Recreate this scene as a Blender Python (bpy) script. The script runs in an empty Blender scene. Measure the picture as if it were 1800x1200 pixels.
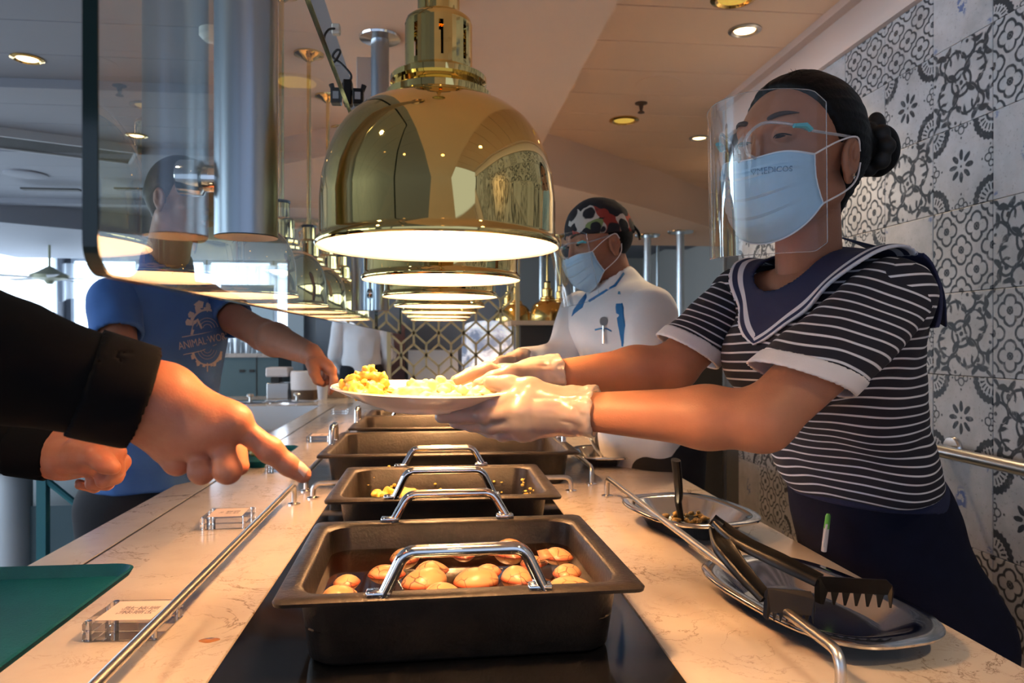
import bpy, math, random
import numpy as np
from mathutils import Vector, Matrix
from mathutils.bvhtree import BVHTree
random.seed(7)
rng = np.random.default_rng(7)
SC = bpy.context.scene
COL = SC.collection
PI = math.pi

# ------------------------------------------------------------------ camera
CAMZ = 1.32; F = 1290.0; YAW = math.radians(5.84)
cs, sn = math.cos(YAW), math.sin(YAW)
cam_d = bpy.data.cameras.new('camera'); cam = bpy.data.objects.new('camera', cam_d); COL.objects.link(cam)
cam.location = (0, 0, CAMZ); cam.rotation_euler = (PI/2, 0, -YAW)
cam_d.sensor_width = 36; cam_d.lens = 36*F/1800; cam_d.clip_start = 0.02
cam_d.dof.use_dof = True; cam_d.dof.focus_distance = 1.12; cam_d.dof.aperture_fstop = 8.0
SC.camera = cam
# ------------------------------------------------------------------ world, exposure
w = bpy.data.worlds.new('daylight'); SC.world = w; w.use_nodes = True
bg = w.node_tree.nodes['Background']; bg.inputs[0].default_value = (0.55, 0.70, 1.0, 1); bg.inputs[1].default_value = 1.0
SC.view_settings.view_transform = 'Standard'; SC.view_settings.look = 'None'
SC.view_settings.exposure = 0.0; SC.view_settings.gamma = 1.0; SC.view_settings.use_curve_mapping = False
SC.cycles.max_bounces = 8; SC.cycles.diffuse_bounces = 5; SC.cycles.glossy_bounces = 4
SC.cycles.transmission_bounces = 6; SC.cycles.transparent_max_bounces = 12
SC.cycles.caustics_reflective = False; SC.cycles.caustics_refractive = False
SC.cycles.sample_clamp_indirect = 16.0
LAMP_W = 17.0          # watts of each heat lamp
WIN_E = 3.6           # brightness of the daylit windows
SPOT_W = 60.0          # recessed ceiling spots
def area_light(name, loc, rot, sx, sy, col, power):
    l = bpy.data.lights.new(name, 'AREA'); l.shape = 'RECTANGLE'; l.size = sx; l.size_y = sy; l.color = col; l.energy = power
    o = bpy.data.objects.new(name, l); COL.objects.link(o); o.location = loc; o.rotation_euler = rot
    return o
# daylight through the windows of the left side of the room
area_light('daylight_window', (-5.84, 2.0, 1.6), (0, math.radians(-90), 0), 1.9, 10.0, (0.70, 0.84, 1.0), 150)
area_light('daylight_window_far', (-3.3, 12.2, 1.6), (math.radians(-90), 0, 0), 4.4, 1.9, (0.70, 0.84, 1.0), 60)

# ------------------------------------------------------------------ pixel <-> place helpers (the photo is 1800x1200)
def W(px, py, Z):
    xc = (px-900)/F*Z
    return np.array([xc*cs+Z*sn, Z*cs-xc*sn, CAMZ+(600-py)/F*Z])
def on_z(px, py, z):
    return W(px, py, F*(CAMZ-z)/(py-600))
def on_x(px, py, x):
    return W(px, py, x/((px-900)/F*cs+sn))
def V(*a): return np.array(a, float)
def norm(v): v = np.asarray(v, float); return v/np.linalg.norm(v)

# ------------------------------------------------------------------ objects
def link(name, me, m=None, parent=None):
    o = bpy.data.objects.new(name, me); COL.objects.link(o)
    if m is not None and me is not None and len(me.materials) == 0: me.materials.append(m)
    if parent is not None: o.parent = parent
    return o
def tag(o, label=None, cat=None, group=None, kind=None):
    if label: o['label'] = label
    if cat: o['category'] = cat
    if group: o['group'] = group
    if kind: o['kind'] = kind
    return o
def thing(name, label, cat, loc=(0,0,0), rz=0.0, group=None, rot=None):
    o = bpy.data.objects.new(name, None); COL.objects.link(o); o.empty_display_size = 0.05
    o.location = loc; o.rotation_euler = rot if rot else (0, 0, rz)
    return tag(o, label, cat, group)
def dup(root, loc=None, rz=None, label=None, group=None, rot=None):
    def cp(o, par):
        c = o.copy(); COL.objects.link(c)
        if par is not None: c.parent = par
        for ch in KIDS.get(o.name, []): cp(ch, c)
        return c
    KIDS = {}
    for o in COL.objects:
        if o.parent: KIDS.setdefault(o.parent.name, []).append(o)
    r = cp(root, None)
    if loc is not None: r.location = loc
    if rz is not None: r.rotation_euler = (0, 0, rz)
    if rot is not None: r.rotation_euler = rot
    if label: r['label'] = label
    if group: r['group'] = group
    return r

class MB:
    """collects geometry for ONE mesh object"""
    def __init__(s): s.v = []; s.f = []
    def add(s, vs, fs):
        b = len(s.v); s.v += [tuple(float(c) for c in p) for p in vs]; s.f += [tuple(i+b for i in f) for f in fs]; return s
    def box(s, a, b, bev=0.0):
        x0,y0,z0 = [min(p,q) for p,q in zip(a,b)]; x1,y1,z1 = [max(p,q) for p,q in zip(a,b)]
        if bev <= 0:
            return s.add([(x0,y0,z0),(x1,y0,z0),(x1,y1,z0),(x0,y1,z0),(x0,y0,z1),(x1,y0,z1),(x1,y1,z1),(x0,y1,z1)],
                [(0,3,2,1),(4,5,6,7),(0,1,5,4),(1,2,6,5),(2,3,7,6),(3,0,4,7)])
        e = bev
        def ring(z, i): return [(x0+i,y0+e,z),(x0+e,y0+i,z),(x1-e,y0+i,z),(x1-i,y0+e,z),(x1-i,y1-e,z),(x1-e,y1-i,z),(x0+e,y1-i,z),(x0+i,y1-e,z)]
        vs = ring(z0, e*.6)+ring(z0+e, 0)+ring(z1-e, 0)+ring(z1, e*.6)
        fs = [tuple(range(7,-1,-1)), tuple(range(24,32))]
        for k in range(3):
            for i in range(8):
                j = (i+1)%8; fs.append((k*8+i, k*8+j, k*8+8+j, k*8+8+i))
        return s.add(vs, fs)
    def tube(s, path, r, n=12, cap=True, flat=None):
        P = [np.asarray(p, float) for p in path]; R = r if hasattr(r, '__len__') else [r]*len(P)
        T = []
        for i in range(len(P)):
            t = (P[min(i+1,len(P)-1)]-P[max(i-1,0)]); T.append(t/(np.linalg.norm(t)+1e-12))
        up = V(0,0,1) if abs(T[0][2]) < .9 else V(1,0,0)
        u = np.cross(T[0], up); u /= np.linalg.norm(u)
        vs = []
        for i, (p, t) in enumerate(zip(P, T)):
            u = u - t*np.dot(u, t); u /= np.linalg.norm(u); vv = np.cross(t, u)
            for k in range(n):
                a = 2*PI*k/n
                vs.append(p + R[i]*(math.cos(a)*u + math.sin(a)*vv*(flat or 1)))
        fs = []
        for i in range(len(P)-1):
            for k in range(n):
                j = (k+1)%n; fs.append((i*n+k, i*n+j, i*n+n+j, i*n+n+k))
        if cap: fs.append(tuple(range(n-1,-1,-1))); fs.append(tuple(range((len(P)-1)*n, len(P)*n)))
        return s.add(vs, fs)
    def lathe(s, prof, n=48, c=(0,0,0), axis='z', cap=False):
        vs = []
        for r, z in prof:
            for k in range(n):
                a = 2*PI*k/n
                if axis == 'z': vs.append((c[0]+r*math.cos(a), c[1]+r*math.sin(a), c[2]+z))
                elif axis == 'x': vs.append((c[0]+z, c[1]+r*math.cos(a), c[2]+r*math.sin(a)))
                else: vs.append((c[0]+r*math.cos(a), c[1]+z, c[2]-r*math.sin(a)))
        fs = []
        for i in range(len(prof)-1):
            for k in range(n):
                j = (k+1)%n; fs.append((i*n+k, i*n+j, i*n+n+j, i*n+n+k))
        if cap: fs.append(tuple(range(n-1,-1,-1))); fs.append(tuple(range((len(prof)-1)*n, len(prof)*n)))
        return s.add(vs, fs)
    def prism(s, poly, z0, z1):
        n = len(poly)
        vs = [(x,y,z0) for x,y in poly]+[(x,y,z1) for x,y in poly]
        return s.add(vs, [tuple(range(n-1,-1,-1)), tuple(range(n,2*n))]+[(i,(i+1)%n,n+(i+1)%n,n+i) for i in range(n)])
    def rings(s, rs, cap0=False, cap1=False):
        n = len(rs[0]); vs = [p for r in rs for p in r]; fs = []
        for i in range(len(rs)-1):
            for k in range(n):
                j = (k+1)%n; fs.append((i*n+k, i*n+j, i*n+n+j, i*n+n+k))
        if cap0: fs.append(tuple(range(n-1,-1,-1)))
        if cap1: fs.append(tuple(range((len(rs)-1)*n, len(rs)*n)))
        return s.add(vs, fs)
    def grid(s, G, closed_u=False):
        nu, nv = len(G), len(G[0]); vs = [p for r in G for p in r]; fs = []
        for i in range(nu-1):
            for j in range(nv-1): fs.append((i*nv+j, i*nv+j+1, (i+1)*nv+j+1, (i+1)*nv+j))
        return s.add(vs, fs)
    def build(s, name, m=None, parent=None, smooth=True, angle=35):
        me = bpy.data.meshes.new(name); me.from_pydata(s.v, [], s.f); me.update()
        if smooth: shade(me, angle)
        return link(name, me, m, parent)
def shade(me, angle=35):
    me.shade_smooth()
    if angle < 179:
        try: me.set_sharp_from_angle(angle=math.radians(angle))
        except Exception: pass
def np_mesh(name, vs, fs, m=None, parent=None, attrs=None, angle=180):
    me = bpy.data.meshes.new(name)
    vs = np.asarray(vs, np.float32); fs = np.asarray(fs, np.int32); k = fs.shape[1]
    me.vertices.add(len(vs)); me.vertices.foreach_set('co', vs.ravel())
    me.loops.add(len(fs)*k); me.loops.foreach_set('vertex_index', fs.ravel())
    me.polygons.add(len(fs)); me.polygons.foreach_set('loop_start', np.arange(0, len(fs)*k, k, dtype=np.int32))
    me.polygons.foreach_set('loop_total', np.full(len(fs), k, np.int32))
    me.update(calc_edges=True); me.validate()
    for an, av in (attrs or {}).items():
        at = me.attributes.new(an, 'FLOAT', 'POINT'); at.data.foreach_set('value', np.asarray(av, np.float32))
    shade(me, angle)
    return link(name, me, m, parent)
def solidify(o, th, offset=0):
    md = o.modifiers.new('thick', 'SOLIDIFY'); md.thickness = th; md.offset = offset; return o
def bevel_mod(o, wd, seg=2):
    md = o.modifiers.new('bevel', 'BEVEL'); md.width = wd; md.segments = seg; md.limit_method = 'ANGLE'; return o
def crom(pts, n=8):
    P = [np.asarray(p, float) for p in pts]; P = [2*P[0]-P[1]]+P+[2*P[-1]-P[-2]]; out = []
    for i in range(1, len(P)-2):
        for k in range(n):
            t = k/n
            out.append(.5*((2*P[i])+(-P[i-1]+P[i+1])*t+(2*P[i-1]-5*P[i]+4*P[i+1]-P[i+2])*t*t+(-P[i-1]+3*P[i]-3*P[i+1]+P[i+2])*t**3))
    out.append(P[-2]); return out
def bend_path(pts, r, n=6):
    """polyline with rounded corners"""
    P = [np.asarray(p, float) for p in pts]; out = [P[0]]
    for i in range(1, len(P)-1):
        a = norm(P[i-1]-P[i]); b = norm(P[i+1]-P[i])
        p0, p1 = P[i]+a*r, P[i]+b*r
        for k in range(n+1):
            t = k/n; out.append((1-t)**2*p0+2*t*(1-t)*P[i]+t*t*p1)
    out.append(P[-1]); return out

# ------------------------------------------------------------------ materials
class E:
    """small maths on shader sockets"""
    nt = None
    def __init__(s, sock): s.s = sock
    @staticmethod
    def m(op, *a, clamp=False):
        n = E.nt.nodes.new('ShaderNodeMath'); n.operation = op; n.use_clamp = clamp
        for i, x in enumerate(a):
            if isinstance(x, E): E.nt.links.new(x.s, n.inputs[i])
            else: n.inputs[i].default_value = float(x)
        return E(n.outputs[0])
    def __add__(s, o): return E.m('ADD', s, o)
    __radd__ = __add__
    def __sub__(s, o): return E.m('SUBTRACT', s, o)
    def __rsub__(s, o): return E.m('SUBTRACT', o, s)
    def __mul__(s, o): return E.m('MULTIPLY', s, o)
    __rmul__ = __mul__
    def __truediv__(s, o): return E.m('DIVIDE', s, o)
    def __neg__(s): return E.m('MULTIPLY', s, -1)
def eabs(a): return E.m('ABSOLUTE', a)
def emin(a, *b):
    for x in b: a = E.m('MINIMUM', a, x)
    return a
def emax(a, *b):
    for x in b: a = E.m('MAXIMUM', a, x)
    return a
def esqrt(a): return E.m('SQRT', a)
def elen(a, b): return esqrt(a*a+b*b)
def emod(a, b): return E.m('FLOORED_MODULO', a, b)
def est(d, wdt): # 1 where d<0, soft edge of width wdt
    return E.m('SUBTRACT', 0.5, d/wdt, clamp=True)
def mix(nt, fac, a, b):
    n = nt.nodes.new('ShaderNodeMix'); n.data_type = 'RGBA'
    def put(i, x):
        if isinstance(x, E): nt.links.new(x.s, n.inputs[i])
        elif hasattr(x, 'is_output') or isinstance(x, bpy.types.NodeSocket): nt.links.new(x, n.inputs[i])
        else: n.inputs[i].default_value = (*x[:3], 1) if hasattr(x, '__len__') else x
    put(0, fac); put(6, a); put(7, b); return n.outputs[2]
def noise(nt, co, scale, detail=3, rough=.5, dist=0.0):
    n = nt.nodes.new('ShaderNodeTexNoise'); n.inputs['Scale'].default_value = scale; n.inputs['Detail'].default_value = detail
    n.inputs['Roughness'].default_value = rough; n.inputs['Distortion'].default_value = dist
    if co is not None: nt.links.new(co, n.inputs['Vector'])
    return n.outputs[0]
def tcoord(nt, which='Object'): return nt.nodes.new('ShaderNodeTexCoord').outputs[which]
def mat(name, col=(.5,.5,.5), rough=.5, metal=0.0, spec=.5, emit=None, estr=0.0, sss=0.0, trans=0.0, ior=1.45, coat=0.0, sheen=0.0,
        var=0.0, vscale=8.0, bump=0.0, bscale=40.0, rvar=0.0, col2=None):
    m = bpy.data.materials.new(name); m.use_nodes = True; nt = m.node_tree; b = nt.nodes['Principled BSDF']
    b.inputs['Base Color'].default_value = (*col, 1); b.inputs['Roughness'].default_value = rough; b.inputs['Metallic'].default_value = metal
    b.inputs['Specular IOR Level'].default_value = spec; b.inputs['IOR'].default_value = ior
    b.inputs['Transmission Weight'].default_value = trans; b.inputs['Coat Weight'].default_value = coat; b.inputs['Coat Roughness'].default_value = .08
    b.inputs['Sheen Weight'].default_value = sheen
    if sss:
        b.inputs['Subsurface Weight'].default_value = sss; b.inputs['Subsurface Radius'].default_value = (1.0,.35,.18); b.inputs['Subsurface Scale'].default_value = .012
    if emit: b.inputs['Emission Color'].default_value = (*emit, 1); b.inputs['Emission Strength'].default_value = estr
    co = None
    if var or bump or rvar: co = tcoord(nt)
    if var:
        c2 = col2 if col2 else tuple(c*(1-var) for c in col)
        nz = noise(nt, co, vscale, 4, .6); E.nt = nt
        nt.links.new(mix(nt, E.m('MULTIPLY_ADD', E(nz), 2.2, -.6, clamp=True), c2, col), b.inputs['Base Color'])
    if rvar:
        E.nt = nt; nz = E(noise(nt, co, vscale*1.7, 4, .6)); nt.links.new(E.m('MULTIPLY_ADD', nz, rvar*2, rough-rvar, clamp=True).s, b.inputs['Roughness'])
    if bump:
        bn = nt.nodes.new('ShaderNodeBump'); bn.inputs['Strength'].default_value = bump; bn.inputs['Distance'].default_value = .004
        nt.links.new(noise(nt, co, bscale, 4, .6), bn.inputs['Height']); nt.links.new(bn.outputs[0], b.inputs['Normal'])
    return m
def thin(name, col=(1,1,1), rough=.02, body=0.0, bodycol=(.9,.9,.9), tint=(1,1,1), gain=1.0, ior=1.5):
    """thin clear sheet: fresnel gloss over straight-through transmission"""
    m = bpy.data.materials.new(name); m.use_nodes = True; nt = m.node_tree; nt.nodes.clear()
    out = nt.nodes.new('ShaderNodeOutputMaterial'); tr = nt.nodes.new('ShaderNodeBsdfTransparent'); tr.inputs[0].default_value = (*tint, 1)
    gl = nt.nodes.new('ShaderNodeBsdfGlossy'); gl.inputs['Roughness'].default_value = rough; gl.inputs[0].default_value = (*col, 1)
    fr = nt.nodes.new('ShaderNodeFresnel'); fr.inputs[0].default_value = ior; E.nt = nt
    fac = E.m('MULTIPLY', E(fr.outputs[0]), gain, clamp=True)
    a = nt.nodes.new('ShaderNodeMixShader'); nt.links.new(fac.s, a.inputs[0]); nt.links.new(tr.outputs[0], a.inputs[1]); nt.links.new(gl.outputs[0], a.inputs[2])
    res = a.outputs[0]
    if body:
        df = nt.nodes.new('ShaderNodeBsdfDiffuse'); df.inputs[0].default_value = (*bodycol, 1)
        tl = nt.nodes.new('ShaderNodeBsdfTranslucent'); tl.inputs[0].default_value = (*bodycol, 1)
        c = nt.nodes.new('ShaderNodeMixShader'); c.inputs[0].default_value = .35
        nt.links.new(df.outputs[0], c.inputs[1]); nt.links.new(tl.outputs[0], c.inputs[2])
        d = nt.nodes.new('ShaderNodeMixShader'); d.inputs[0].default_value = body
        nt.links.new(res, d.inputs[1]); nt.links.new(c.outputs[0], d.inputs[2]); res = d.outputs[0]
    nt.links.new(res, out.inputs[0]); return m

M = {}
M['brass'] = mat('polished brass', (.80,.58,.21), .03, 1.0)
M['brass_far'] = mat('warm brass', (.75,.48,.15), .12, 1.0)
M['enamel'] = mat('white reflector enamel', (.82,.82,.82), .5)
M['steel'] = mat('brushed stainless steel', (.56,.55,.53), .30, 1.0)
M['steel_bright'] = mat('polished steel', (.68,.66,.64), .12, 1.0)
M['steel_post'] = mat('satin steel post', (.34,.38,.42), .30, 1.0)
M['chrome'] = mat('chrome', (.8,.78,.75), .06, 1.0)
M['pan'] = mat('cast dark pan', (.010,.009,.0085), .38, .1, spec=.4, var=.5, vscale=22, col2=(.028,.021,.017), bump=.25, bscale=160, rvar=.12)
M['pan_rim'] = M['pan']
M['black_glass'] = mat('black ceran glass', (.006,.006,.007), .07, spec=.5)
M['black'] = mat('black plastic', (.005,.005,.005), .33, spec=.28)
M['black_matte'] = mat('black rubber', (.01,.01,.01), .6)
M['skin'] = mat('skin', (.37,.165,.095), .45, spec=.35, sss=.12, var=.12, vscale=30, bump=.12, bscale=420)
M['skin2'] = mat('tan skin', (.36,.165,.10), .48, spec=.3, sss=.1, var=.15, vscale=30, bump=.2, bscale=300)
M['nail'] = mat('nail', (.78,.46,.36), .25, spec=.5)
M['brow'] = mat('soft brow hair', (.045,.028,.022), .8)
M['hair'] = mat('black hair', (.004,.0035,.0035), .5, spec=.14, bump=.3, bscale=120)
M['navy'] = mat('navy twill', (.010,.015,.055), .85, sheen=.0, var=.3, vscale=60, bump=.15, bscale=600)
M['navy_dark'] = mat('dark navy skirt cloth', (.0045,.006,.020), .95, spec=.2, var=.3, vscale=20, bump=.1, bscale=500)
M['white_cloth'] = mat('white cotton', (.62,.60,.62), .85, var=.06, vscale=40, bump=.1, bscale=500)
M['white_coat'] = mat('white chef cotton', (.80,.80,.82), .85, var=.08, vscale=8, bump=.15, bscale=60)
M['blue_trim'] = mat('blue trim cloth', (.02,.17,.42), .8)
M['blue_tee'] = mat('blue jersey', (.055,.155,.42), .88, var=.12, vscale=9, bump=.15, bscale=30)
M['jacket'] = mat('black jacket', (.0022,.0022,.003), .85, spec=.12)
M['trousers'] = mat('dark trousers', (.008,.009,.014), .9)
M['mask'] = mat('pale blue mask cloth', (.36,.60,.82), .8, var=.06, vscale=60)
M['mask_edge'] = mat('white mask binding', (.62,.72,.82), .8)
M['elastic'] = mat('white elastic', (.75,.7,.68), .8)
M['shield'] = thin('clear visor film', rough=.03, gain=.38, body=.02, bodycol=(.8,.85,.9))
M['clear_frame'] = thin('clear plastic frame', rough=.08, gain=2.4, body=.25, bodycol=(.85,.88,.92))
M['teal_clip'] = mat('turquoise clip', (.08,.45,.55), .4)
M['glove'] = thin('clear glove film', rough=.22, gain=1.6, body=.34, bodycol=(.88,.82,.76))
M['ceramic'] = mat('white glazed ceramic', (.84,.82,.79), .12, spec=.6)
M['ceiling'] = mat('ceiling panel tinted with glow', (.90,.68,.51), .7, var=.04, vscale=2)  # warm tint put into the paint for lamp glow bounced off the counter
M['ceiling_blue'] = mat('painted ceiling', (.19,.20,.23), .7, var=.04, vscale=2)
M['cornice'] = mat('painted cornice', (.66,.55,.50), .6)
M['teal'] = mat('teal tray plastic', (.0,.062,.088), .6, spec=.2, var=.15, vscale=30, bump=.25, bscale=220)
M['teal_cab'] = mat('teal cabinet', (.09,.15,.17), .5, var=.06)
M['teal_metal'] = mat('teal painted metal', (.03,.17,.20), .4)
M['gold'] = mat('satin gold lattice', (.55,.47,.26), .42, .6)
M['floor'] = mat('grey wood floor', (.30,.29,.28), .45, var=.3, vscale=3)
M['grey'] = mat('grey paint', (.32,.33,.34), .6)
M['dark'] = mat('dark cabinet', (.03,.028,.026), .5)
M['wood'] = mat('brown wood', (.12,.07,.04), .5, var=.3)
M['pole'] = mat('pale steel pole', (.62,.68,.70), .25, .9)
M['paper'] = mat('paper label', (.50,.41,.38), .7)
M['ink'] = mat('dark print', (.03,.03,.06), .7)
M['acrylic'] = thin('clear acrylic', rough=.03, gain=.9, body=.03, bodycol=(.9,.85,.85))
M['print'] = mat('pale screen print', (.60,.50,.48), .8)
M['cream'] = mat('cream wall', (.42,.40,.36), .7)
M['beige'] = mat('cream plastic', (.6,.58,.5), .5)
# ------------------------------------------------------------------ implicit surfaces for bodies and cloth
class Cone:
    def __init__(s, a, b, ra, rb, k=.012, op='u', ax=None, sc=1.0):
        s.a, s.b = np.asarray(a, np.float32), np.asarray(b, np.float32); s.ra, s.rb, s.k, s.op = ra, rb, k, op
        s.ax = None if ax is None else np.asarray(norm(ax), np.float32); s.sc = sc
    def box(s):
        r = max(s.ra, s.rb)*max(1, s.sc)
        return np.minimum(s.a, s.b)-r, np.maximum(s.a, s.b)+r
    def ev(s, X, Y, Z):
        ab = s.b-s.a; L = float(ab@ab)+1e-12
        x, y, z = X-s.a[0], Y-s.a[1], Z-s.a[2]
        t = np.clip((x*ab[0]+y*ab[1]+z*ab[2])/L, 0, 1)
        x = x-t*ab[0]; y = y-t*ab[1]; z = z-t*ab[2]
        if s.ax is not None:
            q = (x*s.ax[0]+y*s.ax[1]+z*s.ax[2])*(1-1/s.sc)
            x = x-q*s.ax[0]; y = y-q*s.ax[1]; z = z-q*s.ax[2]
        return np.sqrt(x*x+y*y+z*z)-(s.ra+(s.rb-s.ra)*t)
class Ell:
    def __init__(s, c, r, R=None, k=.012, op='u'):
        s.c = np.asarray(c, np.float32); s.r = np.asarray(r, np.float32); s.R = np.eye(3) if R is None else np.asarray(R); s.k, s.op = k, op
    def box(s):
        e = np.sqrt(((s.R.T*s.r)**2).sum(1)) if False else np.full(3, float(s.r.max()))
        return s.c-e, s.c+e
    def ev(s, X, Y, Z):
        x, y, z = X-s.c[0], Y-s.c[1], Z-s.c[2]; R = s.R
        a = (R[0,0]*x+R[0,1]*y+R[0,2]*z); b = (R[1,0]*x+R[1,1]*y+R[1,2]*z); c = (R[2,0]*x+R[2,1]*y+R[2,2]*z)
        k0 = np.sqrt((a/s.r[0])**2+(b/s.r[1])**2+(c/s.r[2])**2)+1e-6
        k1 = np.sqrt((a/s.r[0]**2)**2+(b/s.r[1]**2)**2+(c/s.r[2]**2)**2)+1e-6
        return k0*(k0-1)/k1
class Half:
    """keeps (op i) the side where n.(p-c) < 0"""
    def __init__(s, c, n, k=.004, op='i'): s.c = np.asarray(c, float); s.n = norm(n); s.k = k; s.op = op
    def box(s): return None
    def ev(s, X, Y, Z): return (X-s.c[0])*s.n[0]+(Y-s.c[1])*s.n[1]+(Z-s.c[2])*s.n[2]
class Fn:
    def __init__(s, f, bb=None, k=.004, op='i'): s.f = f; s.k = k; s.op = op; s.bb = bb
    def box(s): return self_bb(s.bb)
    def ev(s, X, Y, Z): return s.f(X, Y, Z)
def self_bb(b): return None if b is None else (np.asarray(b[0], float), np.asarray(b[1], float))
def smin(a, b, k):
    if k <= 0: return np.minimum(a, b)
    h = np.maximum(k-np.abs(a-b), 0)/k
    return np.minimum(a, b)-h*h*k*.25
def sdf_eval(prims, X, Y, Z, lo, vox):
    f = np.full(X.shape if X.ndim == 3 else np.broadcast(X, Y, Z).shape, 1.0, np.float32)
    return f
def sdf_mesh(prims, vox, pad=.01, bb=None, smooth=1):
    los, his = [], []
    for p in prims:
        b = p.box()
        if b is not None and p.op == 'u': los.append(b[0]); his.append(b[1])
    lo = np.min(los, 0)-pad; hi = np.max(his, 0)+pad
    if bb is not None: lo = np.maximum(lo, bb[0]); hi = np.minimum(hi, bb[1])
    n = np.ceil((hi-lo)/vox).astype(int)+1
    ax = [np.arange(n[i], dtype=np.float32)*vox+lo[i] for i in range(3)]
    f = np.full(n, .5, np.float32)
    for p in prims:
        b = p.box(); i0 = np.zeros(3, int); i1 = n.copy()
        if b is not None and p.op != 'i':
            m = max(.006, p.k*1.2)+2*vox
            i0 = np.clip(np.floor((b[0]-m-lo)/vox).astype(int), 0, n); i1 = np.clip(np.ceil((b[1]+m-lo)/vox).astype(int)+1, 0, n)
        if (i1 <= i0).any(): continue
        sl = tuple(slice(a, c) for a, c in zip(i0, i1))
        X = ax[0][sl[0]][:,None,None]; Y = ax[1][sl[1]][None,:,None]; Z = ax[2][sl[2]][None,None,:]
        d = p.ev(X, Y, Z)
        if p.op == 'u': f[sl] = smin(f[sl], d, p.k)
        elif p.op == 's': f[sl] = -smin(-f[sl], d, p.k)
        elif p.op == 'i': f[sl] = -smin(-f[sl], -d, p.k)
    return nets(f, lo, vox, smooth)
def nets(f, lo, vox, smooth=1):
    f[0], f[-1] = np.maximum(f[0], vox), np.maximum(f[-1], vox)
    f[:,0], f[:,-1] = np.maximum(f[:,0], vox), np.maximum(f[:,-1], vox)
    f[:,:,0], f[:,:,-1] = np.maximum(f[:,:,0], vox), np.maximum(f[:,:,-1], vox)
    ins = f < 0; c = [ins[a:ins.shape[0]-1+a, b:ins.shape[1]-1+b, d:ins.shape[2]-1+d] for a in (0,1) for b in (0,1) for d in (0,1)]
    s = sum(x.astype(np.int8) for x in c); act = (s > 0) & (s < 8)
    I = np.argwhere(act); idx = np.full(act.shape, -1, np.int32); idx[act] = np.arange(len(I))
    offs = np.array([(a,b,d) for a in (0,1) for b in (0,1) for d in (0,1)])
    vals = np.stack([f[I[:,0]+o[0], I[:,1]+o[1], I[:,2]+o[2]] for o in offs], 1)
    acc = np.zeros((len(I), 3)); cnt = np.zeros(len(I))
    for i in range(8):
        for j in range(i+1, 8):
            if np.abs(offs[i]-offs[j]).sum() != 1: continue
            a, b = vals[:,i], vals[:,j]; m = (a < 0) != (b < 0)
            t = np.where(m, a/(a-b+1e-20), 0)[:,None]
            acc += np.where(m[:,None], offs[i]+(offs[j]-offs[i])*t, 0); cnt += m
    P = (I+acc/np.maximum(cnt, 1)[:,None])*vox+lo
    Fs = []
    for d in range(3):
        u, v = (d+1)%3, (d+2)%3
        a = [slice(None)]*3; b = [slice(None)]*3; a[d] = slice(0,-1); b[d] = slice(1,None)
        A, B = ins[tuple(a)], ins[tuple(b)]; ch = np.argwhere(A != B)
        ok = (ch[:,u] > 0) & (ch[:,v] > 0) & (ch[:,u] < f.shape[u]-1) & (ch[:,v] < f.shape[v]-1); ch = ch[ok]
        q = []
        for du, dv in ((1,1),(0,1),(0,0),(1,0)):
            w_ = ch.copy(); w_[:,u] -= du; w_[:,v] -= dv; q.append(idx[w_[:,0], w_[:,1], w_[:,2]])
        q = np.stack(q, 1); inv = ~A[ch[:,0], ch[:,1], ch[:,2]]; q[inv] = q[inv][:,::-1]
        Fs.append(q)
    Q = np.concatenate(Fs); Q = Q[(Q >= 0).all(1)]
    for _ in range(smooth): P = lap(P, Q, .5); P = lap(P, Q, -.52) if smooth > 1 else P
    return P, Q
def lap(P, Q, k):
    acc = np.zeros_like(P); cnt = np.zeros(len(P))
    for i in range(4):
        j = Q[:,(i+1)%4]
        for c in range(3): acc[:,c] += np.bincount(Q[:,i], P[j][:,c], len(P))+np.bincount(j, P[Q[:,i]][:,c], len(P))
        cnt += np.bincount(Q[:,i], minlength=len(P))+np.bincount(j, minlength=len(P))
    return P+k*(acc/np.maximum(cnt,1)[:,None]-P)
def vnormals(P, Q):
    n = np.cross(P[Q[:,2]]-P[Q[:,0]], P[Q[:,3]]-P[Q[:,1]]); N = np.zeros_like(P)
    for i in range(4):
        for c in range(3): N[:,c] += np.bincount(Q[:,i], n[:,c], len(P))
    return N/(np.linalg.norm(N, axis=1)[:,None]+1e-12)
def hash3(i, j, k):
    n = (i*374761393+j*668265263+k*2147483647) & 0xffffffff
    n = ((n ^ (n >> 13))*1274126177) & 0xffffffff
    return ((n ^ (n >> 16)) & 0xffff)/65535.0
def vnoise(P):
    P = np.asarray(P, float); I = np.floor(P).astype(np.int64); f = P-I; f = f*f*(3-2*f); r = 0
    for a in (0,1):
        for b in (0,1):
            for c in (0,1):
                wgt = (f[:,0] if a else 1-f[:,0])*(f[:,1] if b else 1-f[:,1])*(f[:,2] if c else 1-f[:,2])
                r = r+wgt*hash3(I[:,0]+a, I[:,1]+b, I[:,2]+c)
    return r-.5
def join_meshes(parts):
    vs, fs, b = [], [], 0
    for P, Q in parts: vs.append(P); fs.append(np.asarray(Q)+b); b += len(P)
    return np.concatenate(vs), np.concatenate(fs)
def frame(fwd, up=(0,0,1)):
    f = norm(fwd); l = norm(np.cross(up, f)); u = np.cross(f, l)
    return np.stack([f, l, u])          # rows: forward, left, up
def chain(pts, rs, k=.006):
    return [Cone(pts[i], pts[i+1], rs[i], rs[i+1], k) for i in range(len(pts)-1)]
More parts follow.
